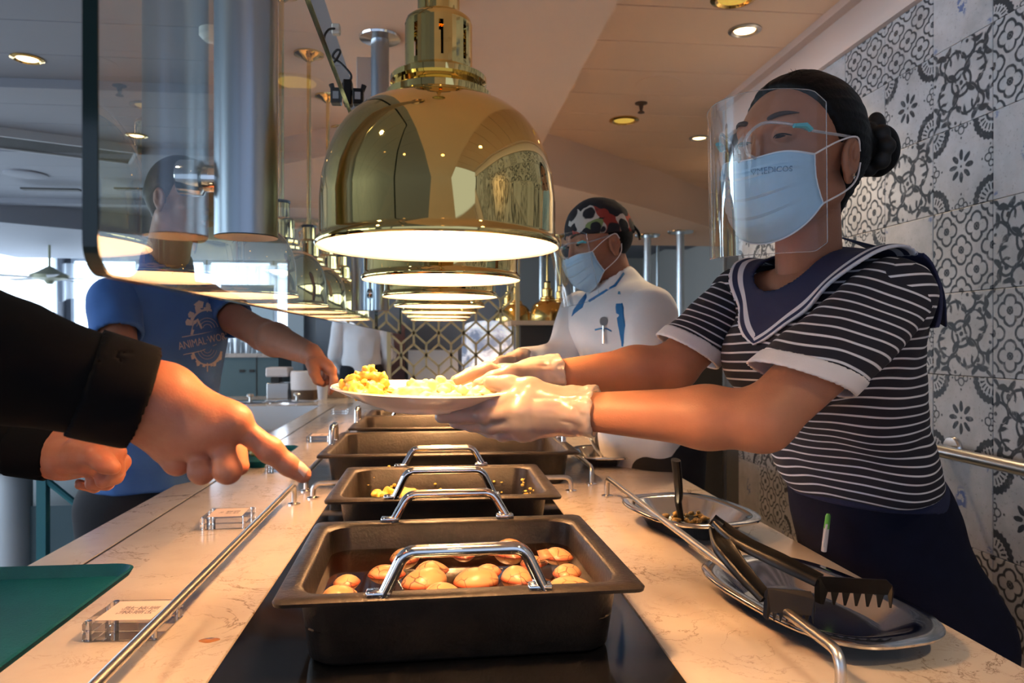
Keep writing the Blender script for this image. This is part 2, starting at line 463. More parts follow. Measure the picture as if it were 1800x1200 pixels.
def hand_prims(wrist, mcps, fingers, thumb, sc=1.0, rw=.024, palm_r=.0125, heel=None, kk=.012, nrm=None, flat=1.0):
    pr = []
    for i, m_ in enumerate(mcps):
        pr.append(Cone(wrist+(m_-wrist)*.12+(mcps[i]-np.mean(mcps,0))*.45, m_, palm_r*1.12*sc, palm_r*.92*sc, kk))
    for i in range(3):
        pr.append(Cone((mcps[i]*.9+wrist*.1), (mcps[i+1]*.9+wrist*.1), palm_r*.85*sc, palm_r*.85*sc, kk))
        pr.append(Cone((mcps[i]*.5+wrist*.5), (mcps[i+1]*.5+wrist*.5), palm_r*1.0*sc, palm_r*1.0*sc, kk))
    pr.append(Ell(wrist, (rw*sc,)*3, k=.02) if nrm is None else Cone(wrist, wrist+(np.mean(mcps,0)-wrist)*.25, rw*sc, rw*sc*.95, .02, ax=nrm, sc=.72))
    fr = [(.0102,.0098,.0088,.0074), (.0104,.0100,.0090,.0076), (.0100,.0094,.0085,.0072), (.0090,.0083,.0075,.0064)]
    for ff, m_, r in zip(fingers, mcps, fr):
        pts = [m_]+list(ff); r = [x*sc for x in r][:len(pts)]
        pr += chain(pts, r, .004)
        pr.append(Ell(pts[1], (r[1]*1.08,)*3, k=.005))
    t = list(thumb); pr += chain(t, [x*sc for x in (.0165,.0125,.0108,.0085)][:len(t)], .01)
    return pr

# ================================================================== SETTING
CT = .92                                   # worktop height (0.40 m below the camera)
HL = .04                                   # the tray ledge lies this much lower
XL, XR = -.526, .716                       # worktop edges
def struct(o, kind='structure'): o['kind'] = kind; return o

# floor boards: plain slab with one plank material plus boards where they can be told apart
fm = M['floor']
struct(MB().box((-6,-4,-.06),(3.2,12.5,0)).build('floor', fm, smooth=False))

# tiled wall ------------------------------------------------------------
XWALL = 1.42
def wall_y(px): return on_x(px, 600, XWALL)[1]
ycols = [wall_y(p) for p in (1490, 1560.5, 1645.5, 1750.5)]
TP = (ycols[0]-ycols[3])/3                 # tile pitch
YJ = ycols[2]
ZJ = on_x(1645.5, 657, XWALL)[2]
def tile_mat(kind):
    m = bpy.data.materials.new('tile '+kind); m.use_nodes = True; nt = m.node_tree; b = nt.nodes['Principled BSDF']; E.nt = nt
    sep = nt.nodes.new('ShaderNodeSeparateXYZ'); tc = tcoord(nt)
    oi = nt.nodes.new('ShaderNodeObjectInfo')
    vm = nt.nodes.new('ShaderNodeVectorMath'); vm.operation = 'ADD'; nt.links.new(tc, vm.inputs[0]); nt.links.new(oi.outputs['Location'], vm.inputs[1])
    wco = vm.outputs[0]
    # slightly wobbly edges, as of worn stencil print
    nzv = nt.nodes.new('ShaderNodeTexNoise'); nzv.inputs['Scale'].default_value = 55; nt.links.new(wco, nzv.inputs['Vector'])
    sc = nt.nodes.new('ShaderNodeVectorMath'); sc.operation = 'MULTIPLY_ADD'; nt.links.new(nzv.outputs['Color'], sc.inputs[0]); sc.inputs[1].default_value = (.006,)*3; nt.links.new(tc, sc.inputs[2])
    nt.links.new(sc.outputs[0], sep.inputs[0])
    u = (E(sep.outputs[1])-.003)/TP; v = (E(sep.outputs[2])-.003)/TP       # -0.5..0.5
    S = .012
    def circ(x, y, cx, cy, r): return elen(x-cx, y-cy)-r
    def line(d, wd): return est(eabs(d)-wd, S)
    if kind == 'quatrefoil':
        res = None; sds = []; stars = []
        for off in (0, .25):
            du = emod(u+.25+off, .5)-.25; dv = emod(v+.25+off, .5)-.25
            a, c = eabs(du), eabs(dv)
            sds.append(emin(circ(a, c, .088, 0, .082), circ(a, c, 0, .088, .082)))
            stars.append(eabs(emax(a, c)+.35*emin(a, c)-.036)-.013)
        sd = emin(*sds); ink = emax(est(eabs(sd)-.0155, S), est(emin(*stars), S))
    elif kind == 'flower':
        a, c = eabs(u), eabs(v)
        # eight petals: fold into one octant pair
        p1 = lambda x, y: elen((x-.135)/1.0, y*2.1)-.066
        r2 = .7071
        d1 = p1(a, c); d2 = p1(c, a); x45 = (a+c)*r2; y45 = (c-a)*r2; d3 = p1(x45, y45)
        pet = emin(d1, d2, d3)
        cx, cy = .5-a, .5-c
        rr = elen(cx, cy); th = E.m('ARCTAN2', cy, cx)
        scal = E.m('COSINE', th*28)*.008
        band = eabs(rr-.262+scal*-1)-.043
        spokes = emax(eabs(rr-.165)-.035, .25-E.m('COSINE', th*20))
        hub = eabs(rr-.085)-.016
        ec = emin(eabs(circ(c, a, .43, 0, .045)), eabs(circ(a, c, .43, 0, .045)), eabs(circ(a, c, .475, .07, .035)), eabs(circ(c, a, .475, .07, .035)))-.009
        dots = emin(circ(a, c, .335, 0, .014), circ(c, a, .335, 0, .014), circ(a, c, .47, .15, .012), circ(c, a, .47, .15, .012))
        d = emin(pet, band, spokes, hub, ec, dots, elen(a, c)-.016)
        ink = est(d, S)
    elif kind == 'arabesque':
        # quarter-turn symmetry: take (x,y) of the sector
        fu = E.m('GREATER_THAN', u, 0); fv = E.m('GREATER_THAN', v, 0)
        a, c = eabs(u), eabs(v)
        same = E.m('COMPARE', fu, fv, .1)
        x = a*same+c*(1-same); y = c*same+a*(1-same)
        def leaf(px_, py_, ang, L, wd):
            ca, sa = math.cos(ang), math.sin(ang); dx, dy = x-px_, y-py_
            p = dx*ca+dy*sa; q = dy*ca-dx*sa
            return (elen(p/L, (q+p*p*3)/wd)-1)*wd
        arcs = emin(eabs(circ(x, y, .27, .30, .095)), eabs(circ(x, y, .10, .22, .17)), eabs(circ(x, y, .40, .10, .13)), eabs(elen(x, y)-.155))-.018
        arcs = emax(arcs, -(elen(x-.22, y-.22)-.05))
        d = emin(arcs, leaf(.14,.10,.7,.10,.034), leaf(.34,.40,.2,.095,.04), leaf(.42,.26,1.6,.09,.034), leaf(.22,.42,2.4,.08,.034),
                 leaf(.30,.06,-.5,.08,.024), leaf(.06,.36,1.2,.075,.026), leaf(.44,.45,.8,.07,.024))
        d = emin(d, circ(x, y, .27, .30, .035), circ(x, y, .46, .10, .022), elen(x, y)-.03)
        ink = est(d, S)
    else:
        nz = E(noise(nt, wco, 60, 3, .6))
        inside = elen(u/.09, v/.17)-1
        ink = est(inside, .5)*est(.52-nz, .05)
        cn = elen(eabs(u)-.45, eabs(v)-.45)-.035
        ink = emax(ink, est(cn, .03)*est(.5-nz, .05)*.8)
    n1 = E(noise(nt, wco, 6, 5, .65)); n2 = E(noise(nt, wco, 90, 3, .6))
    stain = E.m('MULTIPLY_ADD', n1, 3.0, -1.1, clamp=True); speck = est(n2-.36, .06)
    base = mix(nt, stain, (.38,.38,.39), (.56,.56,.58)); base = mix(nt, speck*.35, base, (.15,.14,.13))
    inkc = (.014,.020,.028) if kind != 'plain' else (.03,.09,.30)
    wear = E.m('MULTIPLY_ADD', E(noise(nt, wco, 26, 4, .7)), -2.0, 2.1, clamp=True)
    colr = mix(nt, ink*wear*(.96 if kind != 'plain' else .8), base, inkc)
    nt.links.new(colr, b.inputs['Base Color']); b.inputs['Roughness'].default_value = .42; b.inputs['Specular IOR Level'].default_value = .35
    return m
KINDS = ['quatrefoil', 'flower', 'arabesque', 'plain']
tmesh = {}
for k in KINDS:
    mb = MB().box((-.009,-TP/2+.0008,-TP/2+.0008),(0,TP/2-.0008,TP/2-.0008), .0016)
    me = bpy.data.meshes.new('tile'); me.from_pydata(mb.v, [], mb.f); me.materials.append(tile_mat(k)); tmesh[k] = me
YW0, YW1, ZW1 = -1.3, wall_y(1277), on_x(1490, 96, XWALL)[2]
wall = struct(MB().box((XWALL,YW0,0),(XWALL+.16,YW1,2.6)).build('wall_right', mat('grout', (.08,.08,.08), .9), smooth=False))
Q_, FL, A_, P_ = KINDS
# column 0 lies just left of the joint at YJ in the photo; row 0 stands on the joint at ZJ
cmap = {-1:{-3:Q_,-2:P_,-1:FL,0:A_,1:Q_,2:FL,3:A_,4:P_,5:Q_}, 0:{-3:Q_,-2:A_,-1:P_,0:FL,1:P_,2:A_,3:FL,4:Q_,5:Q_},
        1:{0:A_,1:FL,2:Q_,3:P_,4:Q_,5:Q_}, -2:{-3:Q_,-2:FL,-1:A_,0:Q_,1:A_,2:P_,3:Q_,4:FL,5:P_},
        2:{-2:A_,-1:Q_,2:A_,4:P_}, 3:{-2:FL,-1:A_,1:A_,2:Q_}, 4:{-2:A_,-1:FL,1:FL,2:A_}, 5:{-2:FL,-1:A_,2:FL}}
c0 = int(math.floor((YW0-YJ)/TP)); c1 = int(math.ceil((YW1-YJ)/TP)); r0 = -int(ZJ/TP)-1; r1 = int(math.ceil((ZW1-ZJ)/TP))
prev = {}
for c in range(c0, c1):
    for r in range(r0, r1):
        yc = YJ+(c+.5)*TP; zc = ZJ+(r+.5)*TP
        if zc-TP/2 < -.01 or yc+TP/2 > YW1+.02 or yc-TP/2 < YW0: continue
        k = cmap.get(c, {}).get(r)
        if k is None:
            k = random.choice([q for q in KINDS if q != prev.get((c, r-1)) and q != prev.get((c-1, r))])
        prev[(c, r)] = k
        o = bpy.data.objects.new('tile', tmesh[k]); COL.objects.link(o); o.parent = wall
        o.location = (XWALL-.0005, yc, zc)
        if zc+TP/2 > ZW1:
            s_ = (ZW1-(zc-TP/2))/TP
            if s_ < .05: bpy.data.objects.remove(o); continue
            o.scale = (1,1,s_); o.location[2] = zc-TP/2+s_*TP/2
# cornice above the tiles, and the end post of the tiled wall
cor = MB(); cor.box((XWALL-.03,YW0,ZW1),(XWALL+.16,YW1,ZW1+.03)); cor.box((XWALL-.012,YW0,ZW1+.03),(XWALL+.16,YW1,2.60)); cor.box((XWALL-.05,YW0,2.455),(XWALL+.16,YW1,2.49))
struct(cor.build('trim_1', M['cornice'], smooth=False))
struct(MB().box((XWALL-.012,YW1,0),(XWALL+.16,YW1+.02,2.6)).build('trim_2', M['steel'], smooth=False))

# ceilings ---------------------------------------------------------------
ZC = 2.485; ZS = 2.34; ZLft = 2.72
ceil = struct(MB().box((.52,-1.3,ZC+.02),(3.2,7.4,ZC+.10)).build('ceiling', M['dark'], smooth=False))
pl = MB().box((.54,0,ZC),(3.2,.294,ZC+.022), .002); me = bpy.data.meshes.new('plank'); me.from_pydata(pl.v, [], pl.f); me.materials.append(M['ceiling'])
seams = [on_z(1150, p, ZC)[1] for p in (75,125,163,225)]
y = seams[0]-.3*14
while y < 6.2:
    o = bpy.data.objects.new('ceiling_plank', me); COL.objects.link(o); o.parent = ceil; o.location = (0, y, 0); y += .3
cl2 = struct(MB().box((-6,-4,ZLft+.02),(-.33,12.5,ZLft+.1)).build('ceiling_2', M['ceiling_blue'], smooth=False)); cl2.name = 'ceiling_left'
pl = MB().box((-5.9,0,ZLft),(-.335,.396,ZLft+.022), .003); me = bpy.data.meshes.new('plank'); me.from_pydata(pl.v, [], pl.f); me.materials.append(M['ceiling_blue'])
y = -1.0
while y < 9.8:
    o = bpy.data.objects.new('ceiling_plank', me); COL.objects.link(o); o.parent = cl2; o.location = (0, y, 0); y += .4
for yb in (4.15, 5.55, 7.6):
    struct(MB().box((-5.9,yb,ZLft-.05),(-.40,yb+.14,ZLft)).build('trim_beam', M['ceiling_blue'], smooth=False))
# lowered soffit over the row of heat lamps
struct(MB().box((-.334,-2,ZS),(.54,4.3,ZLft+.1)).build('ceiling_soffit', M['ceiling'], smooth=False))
# curved drop at the end of the plank ceiling
cpx = [(700,150),(860,197),(958,232),(1050,262),(1150,297),(1220,325),(1290,352),(1360,375)]
cur = [on_z(a, b, ZC) for a, b in cpx]; cur = crom(cur, 6)
poly = [(p[0], p[1]) for p in cur]
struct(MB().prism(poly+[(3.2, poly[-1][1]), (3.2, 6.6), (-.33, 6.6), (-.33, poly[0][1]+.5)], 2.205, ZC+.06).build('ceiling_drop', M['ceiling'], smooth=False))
struct(MB().box((-.33,6.6,2.62),(3.2,12.5,2.7)).build('ceiling_far', M['ceiling_blue'], smooth=False))
for i, yb in enumerate((7.4, 8.8)):
    struct(MB().box((-.3,yb,2.50),(3.2,yb+.35,2.62)).build('trim_3', M['ceiling_blue'], smooth=False))
# far walls with daylit windows
struct(MB().box((-.9,11.2,0),(3.2,11.35,2.7)).build('wall_back', M['cream'], smooth=False))
struct(MB().box((3.2,-4,0),(3.35,12.5,2.7)).build('wall_side', M['cream'], smooth=False))
wl = struct(MB().box((-6.2,12.4,0),(-.9,12.5,2.8)).build('wall_far', M['ceiling_blue'], smooth=False))
win = bpy.data.materials.new('daylit pane'); win.use_nodes = True; nt = win.node_tree; b = nt.nodes['Principled BSDF']; E.nt = nt
b.inputs['Base Color'].default_value = (.8,.85,.9,1); b.inputs['Emission Strength'].default_value = WIN_E
nt.links.new(mix(nt, E.m('MULTIPLY_ADD', E(noise(nt, tcoord(nt), 1.3, 3)), 2.0, -.5, clamp=True), (.55,.75,1.0), (.85,.94,1.0)), b.inputs['Emission Color'])
M['window'] = win
fr_m = mat('white window frame', (.62,.68,.74), .5)
def window(n, a, b_, axis):
    wd = struct(thing('window_%d' % n, None, None), 'structure')
    L = b_-a; lo_, hi_ = .55, 2.60
    fr = MB()
    def bx(u0, z0, u1, z1, d0, d1, m=fr):
        if axis == 'y': m.box((u0,12.40-d1,z0),(u1,12.40-d0,z1))
        else: m.box((-5.9+d0,u0,z0),(-5.9+d1,u1,z1))
    bx(a,lo_-.05,b_,lo_,0,.06); bx(a,hi_,b_,hi_+.05,0,.06); bx(a,lo_,a+.05,hi_,0,.06); bx(b_-.05,lo_,b_,hi_,0,.06); bx(a,1.32,b_,1.36,0,.05)
    fr.build('window_frame', fr_m, wd, smooth=False)
    p = MB(); bx(a+.05,lo_,b_-.05,hi_,.01,.02,p); p.build('pane', win, wd, smooth=False)
nw = 1
for x in (-5.8,-4.75,-3.7,-2.65): window(nw, x, x+1.03, 'y'); nw += 1
struct(MB().box((-6.05,-4,0),(-5.9,12.5,2.8)).build('wall_left', M['ceiling_blue'], smooth=False))
for yy in (-2.2,.2,2.6,5.0,7.4,9.8): window(nw, yy, yy+2.2, 'x'); nw += 1
# slanting ceiling edge towards the windows, scalloped valance
struct(MB().prism([(-6,6.4),(-3.2,8.6),(-.34,9.6),(-.34,11.0),(-6,11.0)], 2.50, 2.72).build('ceiling_step', M['ceiling_blue'], smooth=False))
vl = MB()
N = 160; prev_ = None
G = [[], []]
for i in range(N+1):
    x = -5.9+4.4*i/N; yy = 12.2+.03*math.sin(i*1.1)
    G[0].append((x, yy, 2.55)); G[1].append((x, yy, 1.93+.07*abs(math.sin(i*PI/16))))
vm_ = bpy.data.materials.new('sheer valance'); vm_.use_nodes = True; nt = vm_.node_tree; nt.nodes.clear()
o_ = nt.nodes.new('ShaderNodeOutputMaterial'); t1_ = nt.nodes.new('ShaderNodeBsdfTranslucent'); t2_ = nt.nodes.new('ShaderNodeBsdfTransparent'); mx_ = nt.nodes.new('ShaderNodeMixShader')
t1_.inputs[0].default_value = (.85,.9,.95,1); mx_.inputs[0].default_value = .6; nt.links.new(t2_.outputs[0], mx_.inputs[1]); nt.links.new(t1_.outputs[0], mx_.inputs[2]); nt.links.new(mx_.outputs[0], o_.inputs[0])
vo = vl.grid(G).build('window_valance', vm_)
tag(vo, 'white scalloped valance hanging across the bright far windows', 'valance')

# recessed spots, speaker, sprinkler ---------------------------------------
lens_m = mat('lit lens', (1,.8,.5), .3, emit=(1,.62,.28), estr=9)
def downlight(px, py, z, r, lit, label, gold=False):
    p = on_z(px, py, z); t = thing('ceiling_spotlight', label, 'ceiling light', p)
    MB().lathe([(r*1.25,0),(r*1.25,-.004),(r*1.0,-.009),(r*.86,-.002),(r*.80,.0)], 32).build('trim_ring', M['brass_far'] if gold else M['steel'], t)
    if lit: MB().lathe([(r*.80,-.002),(r*.5,-.004),(0.001,-.005)], 24).build('lens', lens_m, t)
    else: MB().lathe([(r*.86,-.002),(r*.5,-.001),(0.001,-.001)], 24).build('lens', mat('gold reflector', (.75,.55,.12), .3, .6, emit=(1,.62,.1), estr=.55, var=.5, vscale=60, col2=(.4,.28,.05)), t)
    if lit:
        l = bpy.data.lights.new('spot', 'SPOT'); l.energy = SPOT_W; l.color = (1,.72,.42); l.spot_size = 1.9; l.spot_blend = .6; l.shadow_soft_size = .04
        lo_ = bpy.data.objects.new('spot_beam', l); COL.objects.link(lo_); lo_.parent = t; lo_.location = (0,0,-.03)
    return t
downlight(1309,53,ZC,.048,True,'lit round spotlight in the plank ceiling, nearest the tiled wall')
downlight(1229,242,ZC,.045,True,'small lit spotlight in the plank ceiling left of the woman\'s visor')
downlight(1097,211,ZC,.062,False,'wide gold-lensed ceiling light beside the sprinkler',True)
downlight(1290,-4,ZC,.062,False,'wide gold-lensed ceiling light cut by the top edge',True)
downlight(48,103,ZLft,.06,True,'lit spotlight in the ceiling at the far left, outside the glass',True)
downlight(240,238,ZLft,.055,True,'lit ceiling spotlight seen through the glass guard above the man',True)
downlight(195,391,ZLft,.06,True,'tiny far ceiling spotlight seen low through the glass guard',True)
downlight(522,145,ZLft,.12,False,'large round gold ceiling light seen through the glass right of the near steel post',True)
downlight(1205,455,2.50,.05,True,'distant ceiling spotlight right of the tall steel poles')
downlight(945,494,2.50,.07,True,'distant ceiling spotlight left of the cook\'s visor')
for x_, y_, z_, lb in ((.95,-.2,ZC,'ceiling spotlight above and behind the camera on the right'),(2.3,2.4,ZC,'ceiling spotlight beyond the tiled wall'),(1.9,4.6,2.205,'ceiling spotlight in the lowered ceiling beyond the tiled wall'),(.2,5.6,2.205,'ceiling spotlight in the lowered ceiling over the lattice screen'),(-1.2,.3,ZLft,'ceiling spotlight above the man in black, above the frame'),(-1.2,-1.0,ZLft,'ceiling spotlight behind the camera on the left'),(.1,-.7,ZS,'ceiling spotlight in the soffit right behind the camera'),(-2.6,1.0,ZLft,'ceiling spotlight far to the left, above the frame')):
    t = thing('ceiling_spotlight', lb, 'ceiling light', (x_,y_,z_))
    MB().lathe([(.06,0),(.06,-.004),(.048,-.009),(.041,-.002),(.038,.0)], 32).build('trim_ring', M['steel'], t); MB().lathe([(.038,-.002),(.024,-.004),(0.001,-.005)], 24).build('lens', lens_m, t)
    l = bpy.data.lights.new('spot', 'SPOT'); l.energy = SPOT_W; l.color = (1,.72,.42); l.spot_size = 1.9; l.spot_blend = .6; l.shadow_soft_size = .04
    lo_ = bpy.data.objects.new('spot_beam', l); COL.objects.link(lo_); lo_.parent = t; lo_.location = (0,0,-.03)
p = on_z(1158, 147, ZC); t = thing('ceiling_speaker', 'flush round speaker grille in the plank ceiling', 'speaker', p)
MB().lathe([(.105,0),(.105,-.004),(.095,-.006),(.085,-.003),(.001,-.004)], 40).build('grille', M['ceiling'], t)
p = on_z(1127, 181, ZC); t = thing('fire_sprinkler', 'small bronze fire sprinkler under the plank ceiling', 'sprinkler', p)
MB().lathe([(.030,0),(.030,-.004),(.012,-.010),(.008,-.03),(.008,-.034)], 16, cap=True).build('body', M['wood'], t); MB().lathe([(.003,-.034),(.017,-.046),(.017,-.048),(.002,-.048)], 16, cap=True).build('deflector', M['wood'], t)
# hanging air grille and slot diffusers on the left
g0 = on_z(60, 232, ZLft); t = thing('air_grille', 'dark slatted air return grille hanging in the left ceiling', 'air vent', (g0[0],g0[1],ZLft-.04), math.radians(28))
MB().box((-.62,-.02,-.02),(.62,.0,.05)).box((-.62,.36,-.02),(.62,.38,.05)).box((-.62,0,-.02),(-.6,.38,.05)).box((.6,0,-.02),(.62,.38,.05)).build('frame', M['grey'], t, smooth=False)
for i in range(16): MB().box((-.6,.012+i*.0225,-.012),(.6,.018+i*.0225,.02)).build('slat', M['dark'], t, smooth=False)
for a, b2, lb in ((35,142,'black slot diffuser in the left ceiling, outside the glass'),(200,285,'black slot diffuser seen through the glass guard')):
    p0, p1 = on_z(a, 321, ZLft), on_z(b2, 325, ZLft); o = MB().box((p0[0],p0[1],ZLft-.055),(p1[0],p0[1]+.07,ZLft-.04)).build('slot_diffuser', M['black_matte'], smooth=False); tag(o, lb, 'air vent')
p = on_z(45, 305, ZLft); t = thing('ceiling_speaker', 'pale round ceiling speaker near the slot diffusers', 'speaker', p); MB().lathe([(.16,0),(.16,-.01),(.14,-.015),(.001,-.012)], 32).build('grille', M['ceiling_blue'], t)
p = W(375,118,3.3); t = thing('smoke_detector', 'pale dome smoke detector behind the glass left of the steel post', 'smoke detector', (p[0],p[1],ZLft)); MB().lathe([(.06,0),(.06,-.03),(.04,-.05),(.001,-.055)], 28).build('housing', M['beige'], t)
# ceiling fan far left
p = W(87, 485, 9.0); t = thing('ceiling_fan', 'distant ceiling fan with thin blades before the bright far windows', 'ceiling fan', p)
MB().tube([(0,0,.12),(0,0,1.0)], .015, 8).lathe([(.02,.12),(.13,.05),(.22,.01),(.2,-.03),(.06,-.06),(.03,-.1),(.001,-.1)], 24).build('motor', mat('olive brass', (.25,.26,.18), .5, .3), t)
for k in range(5):
    a = k*2*PI/5+.2; c_, s_ = math.cos(a), math.sin(a); mb = MB()
    mb.add([(c_*.15-s_*.03, s_*.15+c_*.03, -.02),(c_*.15+s_*.03, s_*.15-c_*.03, -.03),(c_*.65+s_*.07, s_*.65-c_*.07, -.035),(c_*.65-s_*.07, s_*.65+c_*.07, -.02)], [(0,1,2,3)])
    solidify(mb.build('blade', M['grey'], t, smooth=False), .008)
# ================================================================== COUNTER
marble = bpy.data.materials.new('veined quartz'); marble.use_nodes = True; nt = marble.node_tree; b = nt.nodes['Principled BSDF']; E.nt = nt
tc = tcoord(nt)
def vein(scale, dist, wd, mscale, mlo):
    n = E(noise(nt, tc, scale, 6, .62, dist)); m_ = E(noise(nt, tc, mscale, 3, .5))
    return est(eabs(n-.5)-wd, wd*2)*E.m('MULTIPLY_ADD', m_, 7, -7*mlo, clamp=True)
v1 = vein(5.5, 1.6, .0060, 4.0, .44); v2 = vein(19, 1.2, .008, 8, .48)
nb = mix(nt, E.m('MULTIPLY_ADD', E(noise(nt, tc, 9, 4)), 2.5, -.8, clamp=True), (.46,.405,.36), (.52,.465,.42))
nb = mix(nt, v2*.5, nb, (.22,.15,.10)); nb = mix(nt, v1*.85, nb, (.12,.08,.05))
nt.links.new(nb, b.inputs['Base Color']); b.inputs['Roughness'].default_value = .16; b.inputs['Specular IOR Level'].default_value = .45
Y0, Y1 = .1, 5.2
ct = thing('serving_counter', 'long buffet counter in pale veined quartz with a black glass warming strip', 'counter', (0,0,0))
GX0, GX1 = -.268, .292
tb = MB().box((XL,Y0,CT-.03),(GX0-.001,Y1,CT), .002).box((GX1+.001,Y0,CT-.03),(XR,Y1,CT), .002).box((GX0-.001,3.3,CT-.03),(GX1+.001,Y1,CT))
tb.build('worktop', marble, ct, smooth=False)
MB().box((GX0,Y0,CT-.03),(GX1,3.3,CT-.0005), .001).build('warming_plate', M['black_glass'], ct, smooth=False)
def gx_line(px0, py0): p = on_z(px0, py0, CT-HL); return p[0]
groove = on_z(300, 895, CT-HL)[0]
MB().box((groove+.004,Y0,CT-HL-.03),(XL+.01,Y1,CT-HL), .0015).build('tray_ledge', marble, ct, smooth=False)
XO = -.80
MB().box((XO,Y0,CT-HL-.03),(groove-.003,5.2,CT-HL), .0015).build('tray_ledge', marble, ct, smooth=False)
MB().box((groove-.0032,Y0,CT-HL-.045),(groove+.0042,5.2,CT-HL-.0015)).build('groove_liner', M['black_matte'], ct, smooth=False)
MB().box((-.5,Y0+.05,0),(.68,Y1-.05,CT-.031)).build('base_cabinet', M['dark'], ct, smooth=False)
# far return of the counter with the sunken cold well
MB().box((-2.4,3.42,CT-HL-.03),(XO-.002,3.60,CT-HL)).box((-2.4,5.15,CT-HL-.03),(XO-.002,6.1,CT-HL)).box((-2.4,3.60,CT-HL-.03),(-1.9,5.15,CT-HL)).box((XO-.002,5.203,CT-HL-.03),(.55,6.1,CT-HL)).build('return_worktop', marble, ct, smooth=False)
MB().box((-2.3,3.5,0),(-.85,6.0,CT-HL-.3)).build('base_cabinet', M['teal_cab'], ct, smooth=False)
wl_ = thing('cold_well', 'sunken white salad well with steel lining in the far end of the counter', 'cold well', (0,0,0))
x0, x1, y0, y1, zt, zb = -1.897, XO-.005, 3.603, 5.147, CT-HL-.001, CT-HL-.16
MB().add([(x0,y0,zt),(x1,y0,zt),(x1,y1,zt),(x0,y1,zt),(x0,y0,zb),(x1,y0,zb),(x1,y1,zb),(x0,y1,zb)], [(0,1,5,4),(1,2,6,5),(2,3,7,6),(3,0,4,7)]).build('well_wall', mat('white well liner', (.68,.74,.82), .35), wl_, smooth=False)
MB().box((x0,y0,zb-.004),(x1,y1,zb)).build('well_floor', M['steel_bright'], wl_, smooth=False)
# round steel lids beyond the well
for i, (px, py, r, lab) in enumerate([(440,708,.165,'round steel lid at the far left of the counter return'),(522,706,.155,'round steel lid right beyond the cold well')]):
    p = on_z(px, py, CT-HL); t = thing('steel_lid', lab, 'lid', (p[0],p[1],CT-HL))
    MB().lathe([(r,0),(r,.006),(r*.9,.012),(.02,.018),(.001,.018)], 40).build('disc', M['steel_bright'], t)
    MB().tube([(0,0,.017),(0,0,.05)], .01, 12).lathe([(.022,.045),(.026,.055),(.02,.065),(.001,.067)], 16).build('knob', M['steel'], t)

# brown drop on the worktop
p = on_z(368, 1125, CT); mb = MB(); n = 28
mb.add([(p[0]+.0125*(1+.12*math.sin(2*a+1))*math.cos(a), p[1]+.0085*(1+.1*math.sin(3*a))*math.sin(a), CT+.0002) for a in [2*PI*i/n for i in range(n)]]+[(p[0]+.010*math.cos(a), p[1]+.0065*math.sin(a), CT+.0009) for a in [2*PI*i/n for i in range(n)]],
       [(i,(i+1)%n,n+(i+1)%n,n+i) for i in range(n)]+[tuple(range(n,2*n))])
o = mb.build('sauce_drop', mat('brown sauce', (.30,.13,.05), .12, spec=.5)); tag(o, 'small brown oval sauce drop on the worktop left of the front pan', 'stain')

# guard rails ---------------------------------------------------------------
def rail(name, label, pts, feet, r=.0065):
    t = thing(name, label, 'rail', (0,0,0))
    MB().tube(bend_path(pts, .022), r, 28).build('bar', M['steel'], t)
    for f in feet: MB().lathe([(.015,0),(.015,.003),(.009,.0045),(.007,.006)], 24, (f[0],f[1],CT), cap=True).build('foot', M['steel_bright'], t)
RH = .048
a = on_z(517, 886, CT); lx = a[0]
rail('counter_rail', 'long low steel rail on the left side of the worktop, nearest the camera', [(lx+.0,.42,CT),(lx,.42,CT+RH),(lx,a[1],CT+RH),(lx,a[1],CT)], [(lx,.42),(lx,a[1])])
a2 = on_z(538, 863, CT); lx2 = a2[0]
rail('counter_rail', 'second low steel rail on the left side of the worktop beyond the fingertip', [(lx2,a2[1],CT),(lx2,a2[1],CT+RH),(lx2,3.7,CT+RH),(lx2,3.7,CT)], [(lx2,a2[1]),(lx2,3.7)])
b1 = on_z(1067, 872, CT); b0 = on_z(1478, 1222, CT)
rail('counter_rail', 'long low steel rail on the right side of the worktop beside the tongs tray', [(b1[0],b1[1],CT),(b1[0],b1[1],CT+RH),(b0[0],b0[1],CT+RH),(b0[0],b0[1],CT)], [b1, b0])
b2 = on_z(1040, 851, CT)
rail('counter_rail', 'second low steel rail on the right side of the worktop beside the spoon bowl', [(b2[0],b2[1],CT),(b2[0],b2[1],CT+RH),(b2[0]+.01,3.7,CT+RH),(b2[0]+.01,3.7,CT)], [b2, (b2[0]+.01,3.7)])
c1_ = on_z(1004, 863, CT); c2_ = (-.315, c1_[1]-.02)
rail('counter_rail', 'low steel cross rail behind the second pan', [(c1_[0],c1_[1],CT),(c1_[0],c1_[1],CT+.038),(c2_[0],c2_[1],CT+.038),(c2_[0],c2_[1],CT)], [c1_, c2_])

